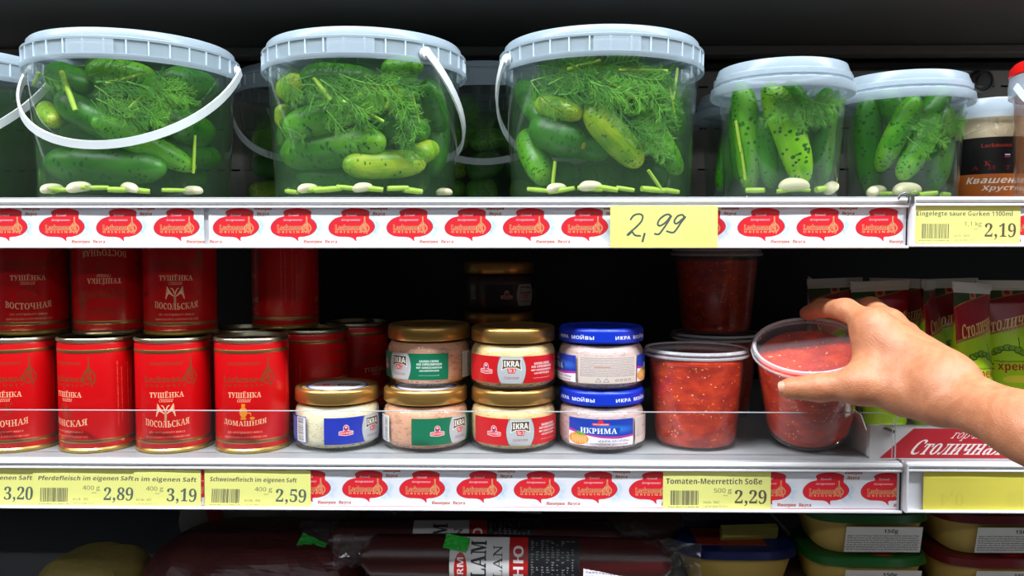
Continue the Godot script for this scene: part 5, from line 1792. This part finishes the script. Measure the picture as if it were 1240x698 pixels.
# ---------------------------------------------------------------- bottom shelf, in the dark
func bottom_goods() -> void:
	# spread tubs with rounded rectangular outlines, stacked in pairs
	var green := mat(C8(20, 96, 34), 0.35)
	var maroon := mat(C8(110, 16, 24), 0.35)
	var navy := mat(C8(20, 34, 96), 0.35)
	var cream := mat(C8(210, 176, 90), 0.5)
	var paper := blank(384, 160, C8(214, 210, 206))
	write(paper, "150g", "sansb", R(190, 14, 72, 32), C8(40, 40, 44))
	scribble(paper, 10, 52, 364, 100, 7, C8(70, 70, 74), 14)
	var pm := pmat(paper, 0.5)
	var stacks := [
		[0.322, -0.800, green, "green", true, "behind the price rail joint"],
		[0.442, -0.800, maroon, "maroon", true, "at the right edge"],
		[0.205, -0.815, navy, "navy", false, "left of the green ones"],
	]
	for s in stacks:
		for k in (2 if s[4] else 1):
			var t := thing("spread_tub", "%s tub of cream spread with a %s lid %s" % ["upper" if k else ("lower" if s[4] else "single"), s[3], s[5]], "tub", Vector3(s[0], -0.330 + 0.041 * k, s[1]), 0.0, "lidded spread tubs on the bottom shelf")
			part("cup", rounded_tub(0.044, 0.036, 0.054, 0.044, 0.0, 0.034), cream, t)
			var lid := part("lid", rounded_tub(0.0575, 0.0475, 0.0560, 0.046, 0.032, 0.0405), s[2], t)
			if s[4]:
				var l := part("label", sheet(0.070, 0.026, 0.0003), pm, t, Vector3(0.008, 0.004, 0.0415))
				l.rotation.x = 0.20
				part("red_dot", lathe_mesh(V([[0.0, 0.0], [0.013, 0.0], [0.013, 0.0006], [0.0, 0.0006]]), 18), mat(C8(200, 30, 20), 0.4), lid, Vector3(0.012, 0.0405, 0.026))
			else:
				part("window_print", box_mesh(Vector3(0.066, 0.0006, 0.046), 0.0, Vector3(-0.006, 0.0408, 0.006)), mat(C8(150, 50, 30), 0.4), lid)
	var pallet := thing("cardboard_tray", "flat cardboard tray under the spread tubs on the bottom shelf", "tray", Vector3(0.335, BOT_Y, -0.80))
	part("tray_bottom", box_mesh(Vector3(0.40, 0.022, 0.14), 0.001, Vector3(0, 0.011, 0)), mat(C8(120, 96, 66), 0.8), pallet)
	var tab := thing("yellow_scoop", "pale yellow plastic tab sticking up over the navy lid", "tab", Vector3(0.218, -0.330 + 0.0412, -0.800), 0.1)
	part("tab_plate", along_x(P2([0.0, 0.0, 0.004, 0.004, 0.005, 0.012, 0.0, 0.015, -0.003, 0.010, -0.002, 0.002]), -0.028, 0.028), mat(C8(190, 186, 90), 0.45), tab)
	# sausages in film: two labelled ones on top, others under them
	var skin := pmat(paste_print(C8(66, 20, 20), C8(24, 6, 8), 31), 0.3)
	var lab := blank(512, 256, C8(206, 202, 200))
	ellipse(lab, Vector2(44, 128), Vector2(26, 62), C8(190, 30, 30))
	write(lab, "CRM", "sansb", R(30, 84, 26, 90), C8(240, 230, 230), 0.0, 1)
	write(lab, "SALAM", "serifb", R(84, 20, 62, 216), C8(40, 38, 44), 0.0, 1)
	write(lab, "CĂLAN", "serif", R(164, 40, 46, 190), C8(60, 56, 60), 0.0, 1)
	lab.fill_rect(Rect2i(236, 0, 74, 256), C8(170, 24, 26))
	write(lab, "ЮНЮ", "sansb", R(252, 40, 40, 180), C8(230, 220, 220), 0.0, 1)
	lab.fill_rect(Rect2i(310, 0, 202, 256), C8(24, 22, 26))
	for k in 9: scribble(lab, 322 + k * 20, 16, 12, 224, 26, C8(150, 150, 150), 50 + k)
	var lm := pmat(lab, 0.4)
	var film := pane(Color(0.9, 0.9, 0.92, 0.02), 0.04)
	var rows := [[-0.050, -0.2875, -0.787, 0.02, 1, "salami with a white and red label lying across the bottom shelf, rear one"], [-0.010, -0.2880, -0.742, -0.03, 1, "salami with a white and red label, the front one with a green price sticker"], [0.020, -0.2880, -0.834, 0.04, 0, "dark salami lying behind the labelled ones"]]
	for k in 3: rows.append([0.01 * k - 0.03, BOT_Y + 0.0215, -0.742 - 0.0455 * k, 0.0, 0, "unlabelled salami at the bottom of the pile, %s" % ["front", "middle", "rear"][k]])
	for r in rows:
		var t := thing("salami", r[5], "salami", Vector3(r[0], r[1], r[2]), r[3], "salamis on the bottom shelf")
		var len := 0.13
		part("sausage", tube_mesh([Vector3(-len - 0.012, 0, 0), Vector3(-len - 0.010, 0, 0), Vector3(-len, 0, 0), Vector3(-0.05, 0.001, 0), Vector3(0.05, 0, 0), Vector3(len, 0, 0), Vector3(len + 0.010, 0, 0), Vector3(len + 0.012, 0, 0)], [0.003, 0.010, 0.0205, 0.0215, 0.0215, 0.0205, 0.010, 0.003], 24), skin, t)
		if r[4] == 1:
			var l := part("label", patch(V([[0.0216, -0.058], [0.0219, 0.0], [0.0216, 0.058]]), -1.35, 1.5, 0.0012, 20), null, t)
			l.material_override = side_label(lm)
			l.rotation = Vector3(0, 0, -PI / 2)
		# crumpled film ends
		for e in [-1.0, 1.0]:
			part("film_end", crumple(0.05, 0.03, 0.010, 40 + int(r[0] * 1000) + int(e)), film, t, Vector3(e * (len + 0.012), 0.006, 0.004))
	single("price_sticker", crumple(0.022, 0.013, 0.001, 9), mat(C8(30, 170, 50), 0.5), "small green price sticker on the front salami", "sticker", Vector3(-0.0625, -0.2680, -0.7285)).rotation = Vector3(-0.5, 0, -0.2)
	var white := mat(C8(190, 184, 188), 0.5)
	var tags := [[-0.0050, -0.2640, -0.8020, 0.040, 0.020, "white weight label curling up behind the labelled salamis"], [0.0780, -0.3000, -0.7160, 0.056, 0.020, "white weight label at the picture's lower edge under the salamis"], [-0.275, -0.3160, -0.7260, 0.056, 0.014, "white weight label on the maroon bag"], [-0.215, -0.2760, -0.8500, 0.030, 0.016, "white weight label on the package behind the maroon bag"]]
	for g in tags:
		var tg := single("weight_label", sheet(g[3], g[4], 0.0004, 0.0, 0.0008), pmat(weight_print(int(g[0] * 1000)), 0.5), g[5], "label", Vector3(g[0], g[1], g[2]))
		tg.rotation = Vector3(-0.35, 0.05, -0.08)
	# bags at the left
	var bag := thing("sausage_bag", "maroon vacuum bag of smoked meat lying under the pork price card", "bag", Vector3(-0.262, BOT_Y, -0.805), 0.06)
	part("bag_body", crumple_bag(0.108, 0.068, 0.072, 3), pmat(paste_print(C8(84, 34, 34), C8(40, 12, 14), 41), 0.35), bag)
	part("bag_corner", crumple(0.05, 0.05, 0.008, 4), mat(C8(104, 66, 44), 0.45), bag, Vector3(0.108, 0.050, 0.03))
	var stk := single("price_sticker", crumple(0.026, 0.016, 0.001, 12), mat(C8(30, 170, 50), 0.5), "green price sticker on the maroon bag", "sticker", Vector3(-0.205, -0.2870, -0.770))
	stk.rotation = Vector3(-0.6, 0.1, -0.45)
	var back := thing("white_package", "dim white package with a red stripe behind the maroon bag", "package", Vector3(-0.285, BOT_Y, -0.900), 0.05)
	part("package_body", crumple_bag(0.10, 0.094, 0.020, 5), mat(C8(150, 146, 140), 0.5), back)
	var stripe := part("red_stripe", sheet(0.016, 0.05, 0.0006, 0.0, 0.0), mat(C8(170, 30, 40), 0.5), back, Vector3(-0.050, 0.040, 0.0215))
	stripe.rotation.z = 0.2
	var foil := thing("snack_package", "dull yellow printed package low at the left", "package", Vector3(-0.428, BOT_Y, -0.800), -0.1)
	part("package_body", crumple_bag(0.045, 0.046, 0.05, 7), pmat(paste_print(C8(150, 130, 70), C8(90, 40, 26), 44), 0.35), foil)
	var clear := thing("film_bag", "crumpled clear film bag beside the navy lid", "bag", Vector3(0.128, BOT_Y, -0.860), 0.3)
	part("film", crumple_bag(0.028, 0.070, 0.05, 9), pane(Color(0.6, 0.6, 0.6, 0.12), 0.08), clear)
	part("contents", crumple_bag(0.024, 0.060, 0.044, 10), mat(C8(52, 16, 18), 0.4), clear)

func side_label(m: StandardMaterial3D) -> StandardMaterial3D:
	# the same print turned a quarter, for labels wrapped round a lying sausage
	var o: StandardMaterial3D = m.duplicate()
	var im: Image = m.albedo_texture.get_image().duplicate()
	im.rotate_90(COUNTERCLOCKWISE)
	o.albedo_texture = ImageTexture.create_from_image(im)
	return o

func weight_print(sd: int) -> Image:
	var im := blank(192, 64, C8(200, 194, 200))
	write(im, "150g", "sansb", R(140, 8, 42, 20), C8(60, 56, 70))
	scribble(im, 8, 10, 110, 46, 4, C8(110, 100, 116), sd)
	return im

func rounded_tub(a0: float, b0: float, a1: float, b1: float, y0: float, y1: float) -> ArrayMesh:
	# a body with a rounded rectangular outline that widens from (a0, b0) to (a1, b1)
	var mb := MB.new()
	var n := 48
	var rows := [[0.0, y0], [0.92, y0], [1.0, y0 + (y1 - y0) * 0.08], [1.0, y1 - (y1 - y0) * 0.08], [0.96, y1], [0.0, y1]]
	var grid := []
	for r in rows:
		var u: float = (r[1] - y0) / (y1 - y0)
		var row := []
		for j in n + 1:
			var a := TAU * j / n
			var c := cos(a)
			var s := sin(a)
			var k := pow(pow(absf(c), 4.0) + pow(absf(s), 4.0), -0.25)
			row.append(Vector3(c * k * lerpf(a0, a1, u) * r[0], r[1], s * k * lerpf(b0, b1, u) * r[0]))
		grid.append(row)
	for i in rows.size() - 1:
		var f := mb.v.size()
		for j in n + 1:
			for e in 2:
				var p: Vector3 = grid[i + e][j]
				var nn := Vector3(p.x, 0, p.z).normalized()
				if i == 0: nn = Vector3.DOWN
				if i == rows.size() - 2: nn = Vector3.UP
				if i == 3: nn = (nn + Vector3.UP).normalized()
				mb.vert(p, nn, Vector2(float(j) / n, p.y))
		for j in n: mb.quad(f + 2 * j, f + 2 * j + 2, f + 2 * j + 3, f + 2 * j + 1)
	return mb.mesh()

func crumple(w: float, h: float, amp: float, sd: int) -> ArrayMesh:
	# a small creased sheet with thickness, standing, facing +z
	var mb := MB.new()
	var g := FastNoiseLite.new()
	g.seed = sd
	g.frequency = 1.6
	var n := 9
	var pt := func(i: int, j: int) -> Vector3:
		var u := float(i) / n - 0.5
		var vv := float(j) / n - 0.5
		return Vector3(u * w, vv * h, amp * (2.0 * g.get_noise_2d(u * 2.5, vv * 2.5) + absf(fposmod(u * 4.0 + vv * 3.0, 1.0) - 0.5)))
	for e in 2:
		var off := Vector3(0, 0, -0.0004 * e)
		for i in n:
			for j in n:
				var q := [pt.call(i, j) + off, pt.call(i + 1, j) + off, pt.call(i + 1, j + 1) + off, pt.call(i, j + 1) + off]
				if e == 1: q.reverse()
				mb.flat([q[0], q[1], q[2]])
				mb.flat([q[0], q[2], q[3]])
	return mb.mesh()

func crumple_bag(a: float, h: float, b: float, sd: int) -> ArrayMesh:
	# a pillow bag lying on its foot, creased
	var mb := MB.new()
	var g := FastNoiseLite.new()
	g.seed = sd
	g.frequency = 9.0
	var nu := 64
	var nv := 30
	var grid := []
	for i in nv + 1:
		var e := -PI / 2 + PI * i / nv
		var row := []
		for j in nu + 1:
			var t := TAU * (j % nu) / nu
			var k := pow(pow(absf(cos(t)), 3.0) + pow(absf(sin(t)), 3.0), -0.333)
			var p := Vector3(cos(t) * k * a * pow(cos(e) if absf(e) < 1.57 else 0.0, 0.5), (sin(e) * 0.5 + 0.5) * h, sin(t) * k * b * pow(cos(e) if absf(e) < 1.57 else 0.0, 0.5))
			var nz := g.get_noise_3d(p.x, p.y, p.z) + 0.5 * g.get_noise_3d(p.x * 3.0, p.y * 3.0, p.z * 3.0)
			row.append(p + Vector3(p.x / a, 0.6 if p.y > h * 0.4 else 0.0, p.z / b) * nz * 0.005)
		grid.append(row)
	for i in nv:
		for j in nu:
			var q := [grid[i][j], grid[i][j + 1], grid[i + 1][j + 1], grid[i + 1][j]]
			for tr in [[0, 1, 2], [0, 2, 3]]:
				var p := [q[tr[0]], q[tr[1]], q[tr[2]]]
				if (p[1] - p[0]).cross(p[2] - p[0]).length() > 1e-12: outward(mb, p, Vector3(0, h / 2, 0))
	return mb.mesh()

# ---------------------------------------------------------------- the hand that takes the tub
func cone(p: Vector3, a: Vector3, b: Vector3, ra: float, rb: float) -> float:
	var ab := b - a
	var t := clampf((p - a).dot(ab) / ab.length_squared(), 0.0, 1.0)
	return p.distance_to(a + ab * t) - lerpf(ra, rb, t)

func smin(a: float, b: float, k: float) -> float:
	var h := maxf(k - absf(a - b), 0.0) / k
	return minf(a, b) - h * h * k * 0.25

func person() -> void:
	var J := {
		"W1": Vector3(0.3152, -0.1038, -0.6220), "W2": Vector3(0.3083, -0.1155, -0.6160), "A1": Vector3(0.3341, -0.1176, -0.5550), "A2": Vector3(0.3315, -0.1260, -0.5500), "E1": Vector3(0.3640, -0.1500, -0.4400), "E2": Vector3(0.3630, -0.1580, -0.4350), "L": Vector3(0.392, -0.176, -0.340),
		"I0": Vector3(0.2843, -0.0669, -0.6760), "I1": Vector3(0.2718, -0.0551, -0.7060), "I2": Vector3(0.2636, -0.0561, -0.7380), "I3": Vector3(0.2572, -0.0628, -0.7600),
		"M0": Vector3(0.3061, -0.0664, -0.6980), "M1": Vector3(0.3041, -0.0558, -0.7330), "M2": Vector3(0.2930, -0.0625, -0.7610), "M3": Vector3(0.2790, -0.0770, -0.7670),
		"R0": Vector3(0.3263, -0.0776, -0.7150), "R1": Vector3(0.3244, -0.0757, -0.7480), "R2": Vector3(0.3080, -0.0860, -0.7710), "R3": Vector3(0.2890, -0.1000, -0.7690),
		"P0": Vector3(0.3369, -0.0943, -0.7220), "P1": Vector3(0.3376, -0.0972, -0.7520), "P2": Vector3(0.3220, -0.1060, -0.7690), "P3": Vector3(0.3030, -0.1150, -0.7690),
		"T0": Vector3(0.2960, -0.1133, -0.6400), "T1": Vector3(0.2651, -0.1115, -0.6550), "T2": Vector3(0.2379, -0.1158, -0.6690), "T3": Vector3(0.2162, -0.1182, -0.6780),
		"H0": Vector3(0.2793, -0.0738, -0.6840), "H1": Vector3(0.2732, -0.1005, -0.6660), "K": Vector3(0.3036, -0.0961, -0.6720),
	}
	# [chain, from, to, radius at from, radius at to]; chain 0 is forearm and palm
	var B := [
		[0, "L", "E1", 0.032, 0.026], [0, "E1", "A1", 0.024, 0.0158], [0, "E2", "A2", 0.023, 0.0148], [0, "A1", "W1", 0.0158, 0.0160], [0, "A2", "W2", 0.0148, 0.0140],
		[0, "W1", "I0", 0.0165, 0.0118], [0, "W1", "M0", 0.0160, 0.0112], [0, "W1", "R0", 0.0155, 0.0106], [0, "W2", "P0", 0.0145, 0.0100], [0, "W2", "T0", 0.0142, 0.0148], [0, "T0", "T1", 0.0158, 0.0126], [0, "T0", "I0", 0.0140, 0.0110], [0, "H0", "H1", 0.0098, 0.0105], [0, "K", "T1", 0.016, 0.0110], [0, "W1", "K", 0.0165, 0.0175],
		[1, "I0", "I1", 0.0112, 0.0094], [1, "I1", "I2", 0.0092, 0.0082], [1, "I2", "I3", 0.0082, 0.0070],
		[2, "M0", "M1", 0.0112, 0.0096], [2, "M1", "M2", 0.0094, 0.0084], [2, "M2", "M3", 0.0084, 0.0072],
		[3, "R0", "R1", 0.0106, 0.0090], [3, "R1", "R2", 0.0088, 0.0078], [3, "R2", "R3", 0.0078, 0.0068],
		[4, "P0", "P1", 0.0096, 0.0080], [4, "P1", "P2", 0.0078, 0.0068], [4, "P2", "P3", 0.0068, 0.0060],
		[5, "T1", "T2", 0.0124, 0.0108], [5, "T2", "T3", 0.0116, 0.0090],
	]
	var cell := 0.0027
	var lo := Vector3(0.195, -0.222, -0.785)
	var hi := Vector3(0.435, -0.036, -0.300)
	var nx := int((hi.x - lo.x) / cell) + 1
	var ny := int((hi.y - lo.y) / cell) + 1
	var nz := int((hi.z - lo.z) / cell) + 1
	var total := nx * ny * nz
	var chains := []
	for c in 6:
		var f := PackedFloat32Array()
		f.resize(total)
		f.fill(1.0)
		chains.append(f)
	var far := 0.012
	for b in B:
		var pa: Vector3 = J[b[1]]
		var pb: Vector3 = J[b[2]]
		var rm: float = maxf(b[3], b[4]) + far
		var mn := pa.min(pb) - Vector3.ONE * rm
		var mx := pa.max(pb) + Vector3.ONE * rm
		var i0 := maxi(0, int((mn.x - lo.x) / cell)); var i1 := mini(nx - 1, int((mx.x - lo.x) / cell) + 1)
		var j0 := maxi(0, int((mn.y - lo.y) / cell)); var j1 := mini(ny - 1, int((mx.y - lo.y) / cell) + 1)
		var k0 := maxi(0, int((mn.z - lo.z) / cell)); var k1 := mini(nz - 1, int((mx.z - lo.z) / cell) + 1)
		var f: PackedFloat32Array = chains[b[0]]
		var kk := 0.016 if b[0] == 0 else 0.005
		for k in range(k0, k1 + 1):
			for j in range(j0, j1 + 1):
				var row := (k * ny + j) * nx
				for i in range(i0, i1 + 1):
					var d := cone(lo + Vector3(i, j, k) * cell, pa, pb, b[3], b[4])
					if d < far: f[row + i] = smin(f[row + i], d, kk)
		chains[b[0]] = f
	var field: PackedFloat32Array = chains[0]
	for q in total:
		var m := 1.0
		for c in range(1, 6):
			m = minf(m, chains[c][q])
		if m < 0.5: field[q] = smin(field[q], m, 0.008)
	# surface nets
	var mb := MB.new()
	var at := {}
	var step := [1, nx, nx * ny]
	for k in nz - 1:
		for j in ny - 1:
			var base := (k * ny + j) * nx
			for i in nx - 1:
				var q := base + i
				var f0 := field[q]
				if f0 > 0.02: continue
				var ins := 0
				var ds := [f0, field[q + 1], field[q + nx], field[q + nx + 1], field[q + nx * ny], field[q + nx * ny + 1], field[q + nx * ny + nx], field[q + nx * ny + nx + 1]]
				for d in ds:
					if d < 0.0: ins += 1
				if ins == 0 or ins == 8: continue
				var sum := Vector3.ZERO
				var cnt := 0
				for e in [[0, 1], [2, 3], [4, 5], [6, 7], [0, 2], [1, 3], [4, 6], [5, 7], [0, 4], [1, 5], [2, 6], [3, 7]]:
					var da: float = ds[e[0]]
					var db: float = ds[e[1]]
					if (da < 0.0) != (db < 0.0):
						var t := da / (da - db)
						var ca := Vector3(e[0] & 1, (e[0] >> 1) & 1, (e[0] >> 2) & 1)
						var cb := Vector3(e[1] & 1, (e[1] >> 1) & 1, (e[1] >> 2) & 1)
						sum += ca.lerp(cb, t)
						cnt += 1
				var g := Vector3(ds[1] - ds[0] + ds[3] - ds[2] + ds[5] - ds[4] + ds[7] - ds[6], ds[2] - ds[0] + ds[3] - ds[1] + ds[6] - ds[4] + ds[7] - ds[5], ds[4] - ds[0] + ds[5] - ds[1] + ds[6] - ds[2] + ds[7] - ds[3])
				var p := lo + (Vector3(i, j, k) + sum / cnt) * cell
				at[q] = mb.vert(p, g.normalized(), Vector2(p.x * 8.0, p.y * 8.0))
	for q in at:
		for ax in 3:
			var s: int = step[ax]
			var f1 := field[q]
			var f2 := field[q + s]
			if (f1 < 0.0) == (f2 < 0.0): continue
			var u: int = step[(ax + 1) % 3]
			var w: int = step[(ax + 2) % 3]
			if at.has(q - u) and at.has(q - w) and at.has(q - u - w):
				mb.quad(at[q], at[q - u], at[q - u - w], at[q - w])
	# two passes that even the surface out, keeping it closed
	for pass_ in 2:
		var acc := PackedVector3Array()
		acc.resize(mb.v.size())
		var num := PackedInt32Array()
		num.resize(mb.v.size())
		for t in range(0, mb.x.size(), 3):
			for e in 3:
				var a := mb.x[t + e]
				var b := mb.x[t + (e + 1) % 3]
				acc[a] += mb.v[b]; num[a] += 1
				acc[b] += mb.v[a]; num[b] += 1
		for i in mb.v.size():
			if num[i]: mb.v[i] = mb.v[i].lerp(acc[i] / num[i], 0.5)
	var nrm := PackedVector3Array()
	nrm.resize(mb.v.size())
	for t in range(0, mb.x.size(), 3):
		var c := (mb.v[mb.x[t + 2]] - mb.v[mb.x[t]]).cross(mb.v[mb.x[t + 1]] - mb.v[mb.x[t]])
		for e in 3: nrm[mb.x[t + e]] += c
	for i in nrm.size(): mb.n[i] = nrm[i].normalized()
	var origin := Vector3(0.34, -0.13, -0.55)
	for i in mb.v.size(): mb.v[i] -= origin
	var skin := mat(Color.WHITE, 0.48)
	skin.albedo_texture = noise_tex(0.03, C8(182, 112, 76), C8(202, 136, 98), 8, 256)
	skin.uv1_triplanar = true
	skin.uv1_scale = Vector3.ONE * 14.0
	skin.heightmap_enabled = true
	skin.heightmap_texture = noise_tex(0.25, Color.BLACK, Color.WHITE, 18, 256)
	skin.heightmap_scale = 0.03
	skin.subsurf_scatter_enabled = true
	skin.subsurf_scatter_strength = 0.15
	var t := thing("person", "bare forearm and hand reaching in from the right, gripping a tub of sauce", "person", origin)
	part("arm", mb.mesh(), skin, t)
	# thumbnail: a small curved plate on the tip
	var nail := MB.new()
	var n := 8
	for i in n + 1:
		for j in n + 1:
			var a := (float(i) / n - 0.5) * 1.7
			var vv := float(j) / n - 0.5
			var rr := 0.0070 * (1.0 - 0.25 * vv * vv)
			nail.vert(Vector3(sin(a) * rr * 0.92, vv * 0.0125 * sqrt(maxf(0.1, 1.0 - 0.35 * pow(absf(a) / 0.85, 3.0))), cos(a) * rr), Vector3(sin(a), 0.1 * vv, cos(a)), Vector2(float(i) / n, float(j) / n))
	for i in n:
		for j in n:
			var q := i * (n + 1) + j
			nail.quad(q, q + 1, q + n + 2, q + n + 1)
	var dir: Vector3 = (J["T3"] - J["T2"]).normalized()
	var face := Vector3(-0.75, 0.35, 0.56)
	face = (face - dir * face.dot(dir)).normalized()
	var nm := part("thumbnail", nail.mesh(), mat(C8(204, 140, 112), 0.45), t)
	nm.transform = Transform3D(Basis(dir.cross(face), dir, face), J["T3"] - origin + dir * 0.0016 + face * 0.0010)
